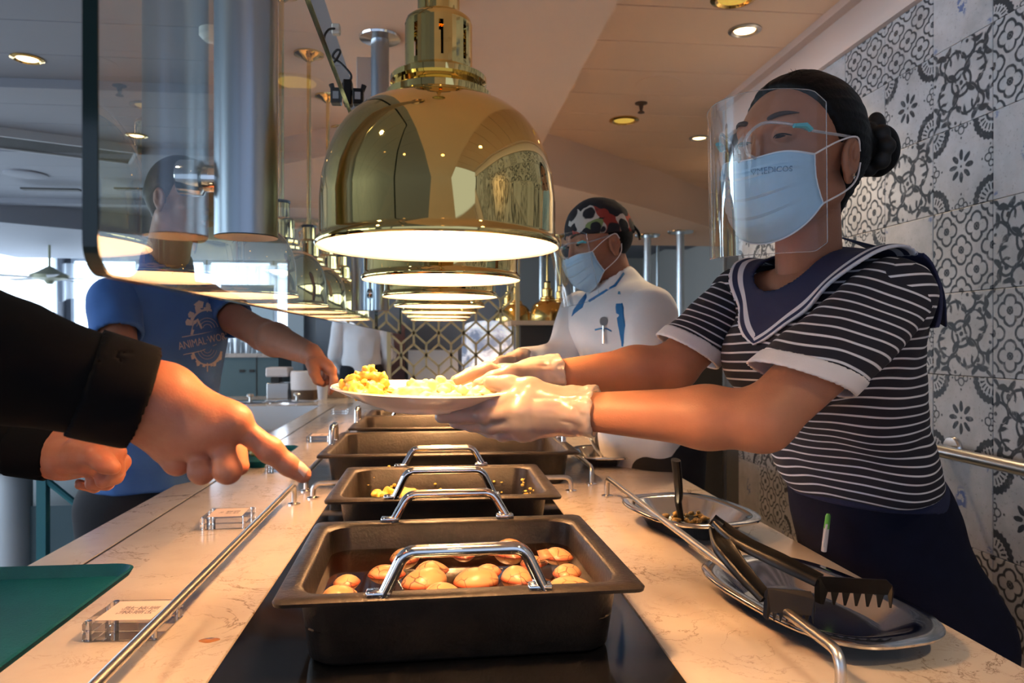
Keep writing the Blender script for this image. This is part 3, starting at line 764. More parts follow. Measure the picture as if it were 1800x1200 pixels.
# acrylic dish labels ---------------------------------------------------------
def text_mesh(txt, size, m, name='lettering', parent=None, font=None, sub=0):
    cu = bpy.data.curves.new('text', 'FONT'); cu.body = txt; cu.size = size; cu.align_x = 'CENTER'; cu.align_y = 'CENTER'; cu.resolution_u = 3; cu.space_line = 1.0
    tmp = bpy.data.objects.new('text', cu); COL.objects.link(tmp); bpy.context.view_layer.update()
    me = bpy.data.meshes.new_from_object(tmp.evaluated_get(bpy.context.evaluated_depsgraph_get())); bpy.data.objects.remove(tmp)
    me.materials.clear(); me.materials.append(m)
    o = link(name, me, None, parent); return o
def label_block(px, py, rz, sx, sy, lab, txt, sub, rotz=0):
    p = on_z(px, py, CT); t = thing('dish_label', lab, 'label holder', (p[0],p[1],CT), rz)
    h = .026
    for z0 in (.0015, .0145):
        MB().box((-sx/2,-sy/2,z0),(sx/2,sy/2,z0+.0110), .001).build('acrylic_plate', M['acrylic'], t, smooth=False)
    MB().box((-sx/2+.012,-sy/2+.008,.0256),(sx/2-.012,sy/2-.008,.0261)).build('card', M['paper'], t, smooth=False)
    for i in (-1,1):
        for j in (-1,1): MB().lathe([(.0035,0),(.0035,.024),(.004,.0245),(.004,.0265),(.001,.027)], 12, (i*(sx/2-.006), j*(sy/2-.006), 0), cap=True).build('screw', M['chrome'], t)
    o = text_mesh(txt, .0150, M['ink'], 'lettering', t); o.location = (.010,0,.0263); o.rotation_euler = (0,0,PI/2)
    o = text_mesh(sub, .0095, M['ink'], 'lettering', t); o.location = (.004+ .013,0,.01525) if False else (-.016,0,.0263); o.rotation_euler = (0,0,PI/2)
    return t
label_block(237, 1105, math.radians(-3), .098, .088, 'clear acrylic dish label nearest the camera, beside the long left rail', '茶叶\n蛋茶\n叶蛋', 'Tea Egg')
label_block(402, 921, math.radians(2), .095, .095, 'clear acrylic dish label below the pointing hand', '炒蛋\n炒蛋', 'Egg')
label_block(497, 828, math.radians(1), .09, .09, 'small clear acrylic dish label behind the pointing fingertip', '土豆', 'Mash')
label_block(562, 775, math.radians(1), .09, .09, 'small clear acrylic dish label left of the third pan', '米饭', 'Rice')
label_block(598, 727, math.radians(1), .09, .09, 'farthest clear acrylic dish label, left of the plate', '粥', 'Soup')

# ------------------------------------------------------------------ pans
def rrect(hx, hy, r, z, n=5):
    out = []
    for cx, cy, a0 in ((hx-r,hy-r,0),(-hx+r,hy-r,PI/2),(-hx+r,-hy+r,PI),(hx-r,-hy+r,3*PI/2)):
        for k in range(n+1):
            a = a0+PI/2*k/n; out.append((cx+r*math.cos(a), cy+r*math.sin(a), z))
    return out
def pan(label, corners, h, handles, rimz, rotz=0):
    """corners: centre x,y and half sizes of the rim"""
    cx, cy, hx, hy = corners
    t = thing('roasting_pan', label, 'pan', (cx,cy,CT+.0005), rotz)
    fl = .026
    R = [rrect(hx-fl-.016, hy-fl-.016, .035, 0), rrect(hx-fl-.008, hy-fl-.008, .04, .006), rrect(hx-fl+.002, hy-fl+.002, .04, h-.008), rrect(hx-.001, hy-.001, .014, h-.0075), rrect(hx, hy, .014, h-.003), rrect(hx-.003, hy-.003, .013, h),
         rrect(hx-fl+.002, hy-fl+.002, .034, h), rrect(hx-fl-.003, hy-fl-.003, .036, h-.004), rrect(hx-fl-.010, hy-fl-.010, .034, .012), rrect(hx-fl-.022, hy-fl-.022, .024, .006)]
    MB().rings(R, True, True).build('vessel', M['pan'], t, angle=50)
    def handle(side):
        # upright trapezoid bow on the rim
        if side in ('f','b'):
            yy = (hy-.010)*(-1 if side == 'f' else 1); wd, wt, hh = .098, .072, (.053 if side == 'f' else .043)
            lean = -.006 if side == 'f' else .004
            pts = [(-wd,yy,h-.002),(-wt,yy+lean,h+hh),(wt,yy+lean,h+hh),(wd,yy,h-.002)]
        else:
            xx = (hx-.012)*(-1 if side == 'l' else 1); wd, wt, hh = .05, .042, .052
            pts = [(xx,-wd,h-.002),(xx,-wt,h+hh),(xx,wt,h+hh),(xx,wd,h-.002)]
        path = bend_path(pts, .014, 5); n = 10; rs = []
        P = [np.asarray(q, float) for q in path]; nrm_ = V(0,1,0) if side in ('f','b') else V(1,0,0)
        for i, q in enumerate(P):
            tt = norm(P[min(i+1,len(P)-1)]-P[max(i-1,0)]); o_ = np.cross(tt, nrm_)
            rs.append([q+nrm_*.0082*math.cos(2*PI*k/n)+o_*.0078*math.sin(2*PI*k/n) for k in range(n)])
        m_ = MB().rings(rs, True, True)
        for s_ in (-1, 1):
            if side in ('f','b'): m_.box((s_*wd-.020,yy-.008,h-.001),(s_*wd+.010,yy+.008,h+.007), .002)
            else: m_.box((xx-.006,s_*wd-.012,h-.001),(xx+.006,s_*wd+.010,h+.004), .001)
        m_.build('handle', M['chrome'], t, angle=60)
    for s_ in handles: handle(s_)
    return t
def pan_fit(fl_, fr_, bl_, h):
    a, b, c = on_z(*fl_, CT+h), on_z(*fr_, CT+h), on_z(*bl_, CT+h)
    return a, b, c
PH = .095
q = on_z(800, 1046, CT+PH); q2 = on_z(795, 910, CT+PH)
w1 = on_z(1148,1046,CT+PH)[0]-on_z(472,1058,CT+PH)[0]
PAN1 = (on_z(810,1046,CT+PH)[0], (q[1]+q2[1])/2, w1/2, (q2[1]-q[1])/2)
pan1 = pan('large dark roasting pan full of tea eggs at the front of the counter', PAN1, PH, 'fb', PH, math.radians(1.5))
q = on_z(782, 876, CT+PH); q2 = on_z(780, 818, CT+PH)
PAN2 = (on_z(782,876,CT+PH)[0], (q[1]+q2[1])/2, .232, (q2[1]-q[1])/2)
pan2 = pan('dark roasting pan with egg scraps, directly behind the tea egg pan', PAN2, PH, 'fb', PH)
q = on_z(790, 798, CT+PH); q2 = on_z(790, 757, CT+PH)
PAN3 = (on_z(792,798,CT+PH)[0], (q[1]+q2[1])/2, .358, (q2[1]-q[1])/2)
pan3 = pan('wide empty dark pan with end handles, third from the front', PAN3, PH, 'lr', PH)
q = on_z(790, 753, CT+PH); q2 = on_z(790, 729, CT+PH)
PAN4 = (on_z(795,753,CT+PH)[0], (q[1]+q2[1])/2+.02, .365, (q2[1]-q[1])/2-.01)
pan4 = pan('wide empty dark pan under the plate, fourth from the front', PAN4, PH, 'lr', PH)
PAN5 = (on_z(700,722,CT+PH)[0]+.08, PAN4[1]+PAN4[3]+.25, .22, .17)
pan5 = pan('farthest small dark pan behind the plate', PAN5, .08, 'fb', PH)

# tea eggs in dark broth
LZ = CT+PH-.040
bm_ = bpy.data.materials.new('tea broth'); bm_.use_nodes = True; nb_ = bm_.node_tree.nodes['Principled BSDF']
nb_.inputs['Base Color'].default_value = (.014,.0035,.0015,1); nb_.inputs['Roughness'].default_value = .05
hx, hy = PAN1[2]-.031, PAN1[3]-.031
mb = MB(); mb.rings([rrect(hx, hy, .033, -.01), rrect(hx, hy, .033, 0)], True, True)
broth = mb.build('tea_broth', bm_, smooth=False); broth.location = (PAN1[0], PAN1[1], LZ); broth.rotation_euler = (0,0,math.radians(1.5))
tag(broth, 'dark brown tea broth filling the front pan around the eggs', 'broth', kind='stuff')
eggm = bpy.data.materials.new('cracked tea egg shell'); eggm.use_nodes = True; nt = eggm.node_tree; b = nt.nodes['Principled BSDF']; E.nt = nt
tc = tcoord(nt); oi = nt.nodes.new('ShaderNodeObjectInfo')
vm = nt.nodes.new('ShaderNodeVectorMath'); vm.operation = 'ADD'; nt.links.new(tc, vm.inputs[0]); nt.links.new(oi.outputs['Location'], vm.inputs[1])
nd = nt.nodes.new('ShaderNodeTexNoise'); nd.inputs['Scale'].default_value = 45; nt.links.new(vm.outputs[0], nd.inputs['Vector'])
v2_ = nt.nodes.new('ShaderNodeVectorMath'); v2_.operation = 'MULTIPLY_ADD'; nt.links.new(nd.outputs['Color'], v2_.inputs[0]); v2_.inputs[1].default_value = (.012,)*3; nt.links.new(vm.outputs[0], v2_.inputs[2])
vo_ = nt.nodes.new('ShaderNodeTexVoronoi'); vo_.feature = 'DISTANCE_TO_EDGE'; vo_.inputs['Scale'].default_value = 62; nt.links.new(v2_.outputs[0], vo_.inputs['Vector'])
crack = est(E(vo_.outputs[0])-.028, .03)*E.m('MULTIPLY_ADD', E(noise(nt, vm.outputs[0], 28, 2)), 9, -3.6, clamp=True)
sepz = nt.nodes.new('ShaderNodeSeparateXYZ'); gn_ = nt.nodes.new('ShaderNodeNewGeometry'); nt.links.new(gn_.outputs['Position'], sepz.inputs[0])
low = E.m('MULTIPLY_ADD', E(sepz.outputs[2])-(LZ+.0015), -220, .9, clamp=True)   # soaked shell at and below the broth line
base = mix(nt, E.m('MULTIPLY_ADD', E(noise(nt, vm.outputs[0], 22, 3)), 2.5, -.8, clamp=True), (.62,.32,.14), (.76,.46,.22))
base = mix(nt, low, base, (.34,.06,.02)); base = mix(nt, crack*.9, base, (.10,.03,.015))
nt.links.new(base, b.inputs['Base Color']); b.inputs['Roughness'].default_value = .32; b.inputs['Subsurface Weight'].default_value = .1; b.inputs['Subsurface Scale'].default_value = .004
eggs = [(600,1042,26,.017,'tea egg in the front left corner of the front pan'), (613,1016,23,.012,'pointed tea egg with a chipped side, second from the left front corner'), (622,987,24,.001,'sunken reddish tea egg near the left wall of the pan'),
 (680,1003,26,.014,'round tea egg just left of the front handle'), (712,974,26,.014,'tea egg at the back left of the pan with fine cracks'), (745,1018,31,.017,'large pale tea egg framed by the left half of the front handle'),
 (765,996,28,.009,'low tea egg behind the large pale one'), (814,966,25,.011,'smooth tea egg against the back wall in the middle'), (783,1035,30,.010,'low tea egg touching the front wall, left of centre'),
 (836,1017,30,.018,'heavily cracked tea egg in the centre of the handle opening'), (858,997,27,.009,'tea egg behind the heavily cracked one'), (900,965,30,.012,'broad pale tea egg against the back wall, right of centre'),
 (885,1037,24,.008,'small low tea egg at the front wall, right of centre'), (912,1012,25,.017,'tilted cracked tea egg at the right leg of the front handle'), (943,983,24,.010,'tea egg with a loose flap of broken shell'),
 (983,972,23,.014,'round orange tea egg in the back right corner'), (998,1000,25,.014,'cracked tea egg at the right wall, middle of the three'), (1002,1030,34,.013,'wide cracked tea egg in the front right corner'),
 (925,993,24,.003,'sunken dark tea egg beside the broken shell')]
def egg_mesh(nm):
    mb = MB(); prof = []
    for i in range(15):
        a = PI*i/14; z = -math.cos(a); r = math.sin(a)*(1-.14*z); prof.append((max(r,.001)*.0215, z*.028))
    mb.lathe(prof, 24); me = bpy.data.meshes.new(nm); me.from_pydata(mb.v, [], mb.f); me.shade_smooth(); me.materials.append(eggm); return me
em = egg_mesh('tea_egg')
for px, py, hw, up, lab in eggs:
    zc = LZ-.023+up-.001; p = on_z(px, py+6, LZ)
    me = em
    o = bpy.data.objects.new('tea_egg', em); COL.objects.link(o)
    # eggs float on their side: bake the rolled pose into the location only, roll about the long axis
    o.location = (p[0], p[1], zc); a = random.uniform(0, PI); o.rotation_euler = (PI/2+random.uniform(-.5,.5), random.uniform(-.4,.4), a)
    s_ = hw*F**-1*(CAMZ-LZ)*F/(py+6-600)/.0245; s_ = min(max(s_*1.24, .98), 1.42); o.scale = (s_,)*3
    tag(o, lab, 'egg', 'tea eggs floating in the front pan')
mb = MB(); p = on_z(950, 985, LZ+.012)
mb.add([p+V(0,0,0), p+V(.018,-.004,.006), p+V(.026,.004,-.004), p+V(.012,.012,.014), p+V(-.004,.010,.012)], [(0,1,3,4),(1,2,3)])
o = mb.build('egg_shell_flap', mat('egg shell piece', (.62,.30,.14), .35)); solidify(o, .0012); tag(o, 'loose curved piece of brown shell standing up from the broken tea egg', 'egg shell')

# crumbs and scraps in the second pan
scr = mat('scrambled egg', (.82,.58,.12), .45, sss=.1, var=.25, vscale=60)
def lumps(name, label, cat, pts, m, vox=.003, nz=.35, amp=.006, k=.006, fs=60, kind='stuff'):
    pr = [Ell(c, (r, r*random.uniform(.8,1.2), r*random.uniform(.5,.9)), k=k) for c, r in pts]
    P, Q = sdf_mesh(pr, vox); N = vnormals(P, Q)
    P = P+N*(vnoise(P*fs)*amp+vnoise(P*fs*2.3)*amp*.6)[:,None]
    o = np_mesh(name, P, Q, m); return tag(o, label, cat, kind=kind)
pts = []
for i in range(90):
    px = random.uniform(652,745); hh = .5+.5*math.sin((px-652)/93*PI); pts.append((on_z(px, 872-8*hh*random.random(), CT+.052)+V(0,random.uniform(0,.05),-random.random()*.035), random.uniform(.006,.012)))
lumps('scrambled_egg', 'small heap of leftover scrambled egg at the left of the second pan', 'food', pts, scr)
pts = []
for i in range(46):
    u_ = random.random()
    if u_ < .45: pts.append((V(PAN2[0]+PAN2[2]-.038-random.random()*.012, PAN2[1]+random.uniform(-.12,.12), CT+random.uniform(.02,.085)), random.uniform(.002,.006)))
    elif u_ < .9: pts.append((V(PAN2[0]+random.uniform(-.18,.18), PAN2[1]+PAN2[3]-.037, CT+random.uniform(.02,.08)), random.uniform(.002,.005)))
    else: pts.append((V(PAN2[0]+random.uniform(-.2,.2), PAN2[1]+PAN2[3]-.012, CT+PH+.002), random.uniform(.003,.006)))
lumps('egg_scrap', 'yellow egg scraps clinging to the walls and rim of the second pan', 'food', pts, scr, vox=.0022, amp=.003, k=.002)

# ------------------------------------------------------------------ steel dishes on the right
def dish(label, c, a, b_, h, rz, octo=True, name='steel_dish'):
    t = thing(name, label, 'dish', (c[0],c[1],CT+.0005), rz)
    def ring(s, z, e=0.0):
        out = []
        for k in range(64):
            th = 2*PI*k/64; p_ = 2.9 if octo else 2.2
            x = a*(s)*math.copysign(abs(math.cos(th))**(2/p_), math.cos(th)); y = b_*(s)*math.copysign(abs(math.sin(th))**(2/p_), math.sin(th)); out.append((x,y,z))
        return out
    t2 = MB().rings([ring(.56,0), ring(.62,.002), ring(.82,h-.007), ring(.975,h-.004), ring(1.0,h-.0055), ring(1.006,h-.002), ring(.985,h+.0008), ring(.86,h-.001), ring(.80,h-.004), ring(.60,.004), ring(.54,.0025)], True, True)
    t2.build('bowl', M['steel_bright'], t, angle=60); return t
d1c = on_z(1058, 812, CT); dish('shallow steel dish holding a spoon beside the second pan, farthest of the three', (d1c[0]-.0, d1c[1]), .098, .150, .036, math.radians(-8))
d2c = on_z(1228, 935, CT); dish('oval steel dish with a black serving spoon and egg scraps', (d2c[0]-.012, d2c[1]+.03), .118, .155, .045, math.radians(12))
d3c = on_z(1440, 1085, CT); dish('large octagonal steel dish under the black tongs, nearest the camera', (d3c[0]-.008, d3c[1]+.015), .112, .190, .032, math.radians(10))
def spoon(name, label, path, rs, m, head, hr, hn):
    t = thing(name, label, 'spoon', (0,0,0)); MB().tube(crom(path, 6), rs, 12, flat=.45) if False else None
    P = crom(path, 6); n = len(P); R = [rs[0]+(rs[1]-rs[0])*i/(n-1) for i in range(n)]
    MB().tube(P, R, 12, flat=.5).build('handle', m, t)
    fr_ = frame(hn); mb = MB(); G = []
    for i in range(9):
        r = i/8; row = []
        for k in range(25):
            th = 2*PI*k/24; row.append(np.asarray(head)+fr_[1]*math.cos(th)*hr[0]*r+fr_[2]*math.sin(th)*hr[1]*r-fr_[0]*(1-r*r)*hr[2])
        G.append(row)
    o = mb.grid(G).build('bowl', m, t); solidify(o, .0015); return t
p0 = W(1052,772,F*.385/195*.99); 
hd = V(d1c[0]+.0, d1c[1]+.0, CT+.016)
spoon('serving_spoon', 'small grey steel spoon leaning in the farthest steel dish', [hd+V(0,0,.004), hd+V(-.012,.045,.025), hd+V(-.022,.085,.052), hd+V(-.03,.10,.055)], (.005,.008), M['steel'], hd, (.03,.04,.01), (0,.2,1))
hd = V(d2c[0]-.030, d2c[1]+.02, CT+.020)
tp = W(1188,808,(hd[1]+.0)*1.02); 
spoon('black_serving_spoon', 'black plastic serving spoon standing upright in the middle steel dish', [hd+V(0,0,0), hd+V(-.006,.004,.04), tp*.5+hd*.5+V(0,0,.0), tp], (.011,.0175), M['black'], hd+V(.01,-.01,-.004), (.042,.06,.014), (-.1,-.1,1))
pts = [(V(d2c[0]-.02+random.uniform(-.05,.05), d2c[1]+.01+random.uniform(-.05,.05), CT+.018+random.random()*.012), random.uniform(.003,.009)) for _ in range(40)]
lumps('egg_scrap', 'crumbled egg and dark scraps lying round the black serving spoon', 'food', pts, mat('fried scraps', (.40,.26,.07), .6, var=.9, vscale=90, col2=(.03,.02,.01)), vox=.0022, amp=.004, k=.002)

# black tongs with comb jaws
def tongs():
    t = thing('serving_tongs', 'black plastic serving tongs with toothed jaws lying across the nearest steel dish', 'tongs', (0,0,0))
    hinge = W(1258,915,1.10)
    # two arms: pixel positions with depth, upper (far) and lower (near)
    up = [hinge, W(1300,950,1.06), W(1370,985,1.02), W(1440,1020,.985)]
    lo = [hinge+V(0,0,-.012), W(1275,965,1.04), W(1310,1010,1.0), W(1348,1052,.97)]
    for nm, A_p, wds in (('arm', up, (.010,.016,.017,.015)), ('arm', lo, (.010,.016,.014,.012))):
        P = crom(A_p, 8); n = len(P); rs = []
        for i, q in enumerate(P):
            f_ = i/(n-1)*3; j = min(int(f_), 2); wv = wds[j]+(wds[j+1]-wds[j])*(f_-j)
            tt = norm(P[min(i+1,n-1)]-P[max(i-1,0)]); sd = norm(np.cross(tt, V(0,0,1))); upv = np.cross(sd, tt)
            # shallow channel section
            sec = [(-1,-.25),(-1,.22),(-.8,.32),(-.5,.12),(0,.05),(.5,.12),(.8,.32),(1,.22),(1,-.25),(.6,-.3),(0,-.32),(-.6,-.3)]
            rs.append([q+sd*wv*a_*1.0+upv*wv*b_*1.3 for a_, b_ in sec])
        MB().rings(rs, True, True).build(nm, M['black'], t, angle=60)
    def jaw(A, B, drop, nteeth, thick, tooth):
        # plate from A to B hanging down by drop, ending in teeth
        A, B = np.asarray(A), np.asarray(B); d = norm(B-A); L = np.linalg.norm(B-A); nrm_ = norm(np.cross(d, V(0,0,1))); dn = -np.cross(nrm_, d)*-1
        dn = V(0,0,-1)
        out = []   # outline in (s along, t down)
        out += [(0,0),(L*.06,-.005),(L*.9,-.004),(L*.98,.004),(L,.014)]
        pitch = L/nteeth; low = drop
        for i in range(nteeth, 0, -1):
            x1_ = i*pitch; x0_ = (i-1)*pitch
            out += [(x1_-.12*pitch, low*1.0), (x1_-.32*pitch, low), (x1_-.5*pitch, low-tooth), (x1_-.78*pitch, low-tooth)] if i > 1 else [(x1_-.12*pitch, low), (x1_-.4*pitch, low), (0, low-.004)]
        mb = MB(); n = len(out)
        def pt(s, t_, off): return A+d*s+dn*t_+nrm_*(off+.010*math.sin(min(t_/drop,1)*PI*.5)*thick)
        mb.add([pt(s, t_, -.0014) for s, t_ in out]+[pt(s, t_, .0014) for s, t_ in out], [tuple(range(n-1,-1,-1)), tuple(range(n,2*n))]+[(i,(i+1)%n,n+(i+1)%n,n+i) for i in range(n)])
        return mb
    jaw(W(1432,1018,.985), W(1572,1024,.955), .036, 7, -1, .018).build('jaw', M['black'], t, smooth=False)
    jaw(W(1344,1040,.972), W(1434,1046,.94), .033, 8, 1, .010).build('jaw', M['black'], t, smooth=False)
    MB().tube([W(1252,912,1.10), W(1268,925,1.095)], .009, 16).build('hinge', M['black'], t)
tongs()

# ------------------------------------------------------------------ the plate of food
PLC = W(742, 683, 1.15); PR = .140
plate = thing('dinner_plate', 'white oval-looking dinner plate heaped with eggs and mash, held in gloved hands', 'plate', PLC, 0, rot=(math.radians(1.6), math.radians(1.8), 0))
MB().lathe([(.001,-.030),(.045,-.030),(.060,-.033),(.063,-.030),(.095,-.020),(PR*.93,-.004),(PR,.0),(PR-.001,.0025),(PR*.93,-.0005),(.095,-.015),(.07,-.023),(.001,-.026)], 72).build('dish_body', M['ceramic'], plate, angle=60)
eggf = mat('scrambled egg on plate', (.80,.52,.10), .4, sss=.15, var=.15, vscale=50)
mash = mat('pale mash', (.74,.62,.34), .5, sss=.15, var=.08, vscale=50)
def heap(cx, cy, rx, ry, h, n, r0, r1):
    out = []
    for _ in range(n):
        a = random.uniform(0, 2*PI); rr = math.sqrt(random.random()); x = cx+rx*rr*math.cos(a); y = cy+ry*rr*math.sin(a)
        rad = math.hypot(x, y); r_ = random.uniform(r0, r1)*(1-.35*rr); zf = np.interp(rad, [0,.063,.095,.13,.14], [-.025,-.022,-.014,-.001,.003]); z = zf+r_*.75+h*max(0, 1-rr**1.5)*random.uniform(.2,1.0); out.append((PLC+V(x,y,z), r_))
    return out
lumps('scrambled_egg', 'golden heap of scrambled egg at the left end of the plate', 'food', heap(-.080,0,.044,.055,.050,120,.006,.011), eggf, vox=.0024, amp=.009, k=.004, fs=110)
lumps('mashed_potato', 'pale mound of mash in the middle of the plate', 'food', heap(.020,.0,.098,.088,.024,330,.006,.012)+heap(-.010,-.01,.028,.032,.036,70,.007,.010)+heap(.030,0,.02,.03,.036,20,.005,.008), mash, vox=.0026, amp=.006, k=.005, fs=110)

# ------------------------------------------------------------------ trays on the ledge
def tray(label, cx, cy, sx, sy, rz=0):
    t = thing('serving_tray', label, 'tray', (cx,cy,CT-HL+.0005), rz)
    MB().rings([rrect(sx/2-.012,sy/2-.012,.03,0), rrect(sx/2,sy/2,.035,.022), rrect(sx/2-.004,sy/2-.004,.035,.024), rrect(sx/2-.016,sy/2-.016,.03,.004)], True, True).build('tray_body', M['teal'], t, angle=40)
    return t
pa = on_z(246, 990, CT-HL+.022)
TW_, TD_ = .40, .52
tray('empty teal plastic tray in the bottom left corner', min(pa[0], XL-.004)-TW_/2, pa[1]-TD_/2, TW_, TD_)
pb = on_z(455, 800, CT-HL); t_ = tray('teal tray with food behind the pointing hand', XL-.20, on_z(455,823,CT-HL)[1]+.2, .36, .40)
pts = [(V(XL-.16+random.uniform(-.1,.1), on_z(455,823,CT-HL)[1]+.2+random.uniform(-.12,.12), CT-HL+.02+random.random()*.01), random.uniform(.01,.02)) for _ in range(16)]
lumps('noodles', 'yellow noodles with dark sauce on the teal tray behind the pointing hand', 'food', pts, mat('noodles', (.6,.5,.15), .5, var=.7, vscale=50), vox=.005, amp=.01)
# ================================================================== HEAT LAMPS
bulb_m = mat('glowing heat bulb', (1,.7,.4), .4, emit=(1.0,.50,.20), estr=LAMP_W*22)
def heat_lamp(name, label, x, y, z, group, ceil_z, brass, lit=True, s=1.0, cat='heat lamp'):
    t = thing(name, label, cat, (x,y,z), 0, group)
    out = [(.1335,-.001),(.1352,.0015),(.1345,.006),(.1310,.0085),(.1300,.012),(.1298,.050),(.1275,.075),(.1220,.098),(.1130,.120),(.1010,.137),(.0860,.150),(.0700,.158),(.0560,.162)]
    MB().lathe([(r*s, h*s) for r, h in out], 72).build('shade', brass, t, angle=50)
    inn = [(.1335,-.001),(.1285,.004),(.1282,.050),(.1255,.074),(.1200,.096),(.1110,.118),(.0990,.135),(.0840,.147),(.0500,.158),(.02,.160)]
    MB().lathe([(r*s, h*s) for r, h in inn], 72).build('reflector', M['enamel'], t, angle=50)
    MB().lathe([(r*s, h*s) for r, h in [(.056,.161),(.0585,.163),(.0585,.170),(.056,.172),(.050,.180),(.0535,.182),(.0535,.188),(.045,.193),(.037,.197)]], 48).build('collar', brass, t, angle=40)
    # slotted vent cup
    cup = MB(); n = 48; zz = [.196,.203,.240,.247]; slots = 8
    for k in range(n):
        a0, a1 = 2*PI*k/n, 2*PI*(k+1)/n; is_slot = (k % (n//slots)) in (0,)
        for j in range(3):
            if is_slot and j == 1: continue
            r0 = .0375*s
            cup.add([(r0*math.cos(a0),r0*math.sin(a0),zz[j]*s),(r0*math.cos(a1),r0*math.sin(a1),zz[j]*s),(r0*math.cos(a1),r0*math.sin(a1),zz[j+1]*s),(r0*math.cos(a0),r0*math.sin(a0),zz[j+1]*s)], [(0,1,2,3)])
    cup.lathe([(.0375*s,.247*s),(.0365*s,.252*s),(.032*s,.256*s),(.024*s,.257*s)], n)
    cup.build('vent_cup', brass, t, angle=50)
    MB().tube([(0,0,.19*s),(0,0,.30*s)], .0235*s, 32).build('neck_tube', brass, t)
    MB().lathe([(.0245*s,.298*s),(.0255*s,.300*s),(.0255*s,.306*s),(.02*s,.308*s),(.008,.31*s)], 32).build('neck_ring', M['black'], t)
    MB().tube([(0,0,.30*s),(0,0,ceil_z-z)], .0075, 16).build('rod', brass, t)
    MB().lathe([(.008,ceil_z-z-.03),(.03,ceil_z-z-.014),(.052,ceil_z-z-.006),(.053,ceil_z-z)], 32).build('ceiling_canopy', brass, t)
    if lit:
        b_ = MB().lathe([(.001,.094),(.020,.096),(.036,.101),(.043,.110),(.040,.122),(.028,.135),(.016,.142),(.016,.157)], 28)
        b_.build('bulb', bulb_m, t)
    return t
LZs = [.82,1.25,1.72,2.19,2.65,3.10,3.55]
words_ = ['nearest and largest brass dome heat lamp over the front pans','second brass heat lamp, right behind the nearest one, over the plate','third brass heat lamp in the row counted from the camera','fourth brass heat lamp in the row counted from the camera','fifth brass heat lamp in the row, mostly a glowing rim','sixth brass heat lamp in the row, only its glowing rim showing','farthest brass heat lamp of the row over the counter']
RIMZ = CAMZ+.1045
for Z_, wd in zip(LZs, words_): heat_lamp('heat_lamp', wd, .002 if Z_ < 1 else .008, Z_/cs, RIMZ, 'row of brass heat lamps over the counter', ZS, M['brass'])

# ================================================================== GLASS GUARD
GX = -.222
gy0 = on_x(158, 300, GX)[1]; gy1 = on_x(661, 560, GX)[1]; gz0 = CAMZ+.1957*.222; gz1 = CAMZ+.59
M['guard'] = thin('guard glass', rough=.004, gain=1.8, tint=(.84,.92,.92), body=.02, bodycol=(.6,.75,.8), ior=1.52)
M['gedge'] = mat('dark green glass edge', (.004,.016,.014), .08, spec=.6)
def guard(label, y0, y1, r):
    t = thing('glass_guard', label, 'glass screen', (0,0,0))
    cor = []
    for cy, cz, a0 in ((y0+r,gz0+r,PI),(y1-.01,gz0+.01,1.5*PI),(y1-.01,gz1-.01,0),(y0+r,gz1-r,.5*PI)):
        rr = r if cy < (y0+y1)/2 else .01
        for k in range(9): a = a0+PI/2*k/8; cor.append((cy+rr*math.cos(a), cz+rr*math.sin(a)))
    MB().add([(GX,a,b) for a,b in cor], [tuple(range(len(cor)))]).build('pane', M['guard'], t, smooth=False)
    n = len(cor); e = MB(); h = .0048
    inn = [(a+(.0016 if a < (y0+y1)/2 else -.0016), b+(.0016 if b < (gz0+gz1)/2 else -.0016)) for a,b in cor]
    e.add([(GX-h,a,b) for a,b in cor]+[(GX+h,a,b) for a,b in cor]+[(GX-h,a,b) for a,b in inn]+[(GX+h,a,b) for a,b in inn],
          [(i,(i+1)%n,n+(i+1)%n,n+i) for i in range(n)]+[(2*n+i,2*n+(i+1)%n,(i+1)%n,i) for i in range(n)]+[(n+i,n+(i+1)%n,3*n+(i+1)%n,3*n+i) for i in range(n)]+[(3*n+i,3*n+(i+1)%n,2*n+(i+1)%n,2*n+i) for i in range(n)])
    e.build('glass_edge', M['gedge'], t, smooth=False); return t
guard('large clear glass sneeze guard with dark green edge hanging left of the lamps', gy0, gy1, .022)
guard('second glass sneeze guard panel beyond the first one', gy1+.02, gy1+1.8, .012)
def post(label, px, Z, zb):
    p = W(px, 400, Z); t = thing('steel_post', label, 'post', (p[0],p[1],0))
    MB().tube([(0,0,zb+.001),(0,0,ZS)], .0300, 48, cap=False).build('tube', M['steel_post'], t)
    MB().lathe([(.0301,zb),(.001,zb)], 40).build('end_cap', M['steel'], t)
    MB().lathe([(.031,ZS-.012),(.068,ZS-.008),(.070,ZS-.001)], 40).build('flange', M['steel_bright'], t)
    dx = GX-p[0]
    for zz in (zb+.058, 1.80):
        MB().lathe([(.001,dx-.030),(.0165,dx-.030),(.0175,dx-.028),(.0175,dx-.008),(.013,dx-.006),(.013,dx+.004),(.010,dx+.02)], 32, (0,0,zz), 'x').build('standoff', M['chrome'], t, angle=30)
    return t
post('thick brushed steel ceiling post beside the nearest lamp, clamping the glass', 433, .729, 1.423)
post('steel ceiling post with round flange farther along the glass guard', 668, 2.46, 1.423)
p = W(641, 300, 2.5)
tag(MB().box((p[0]-.026,p[1]-.01,1.5),(p[0]+.026,p[1]+.03,2.285), .002).build('steel_plate', M['steel'], smooth=False), 'flat vertical steel plate just left of the farther ceiling post', 'plate')
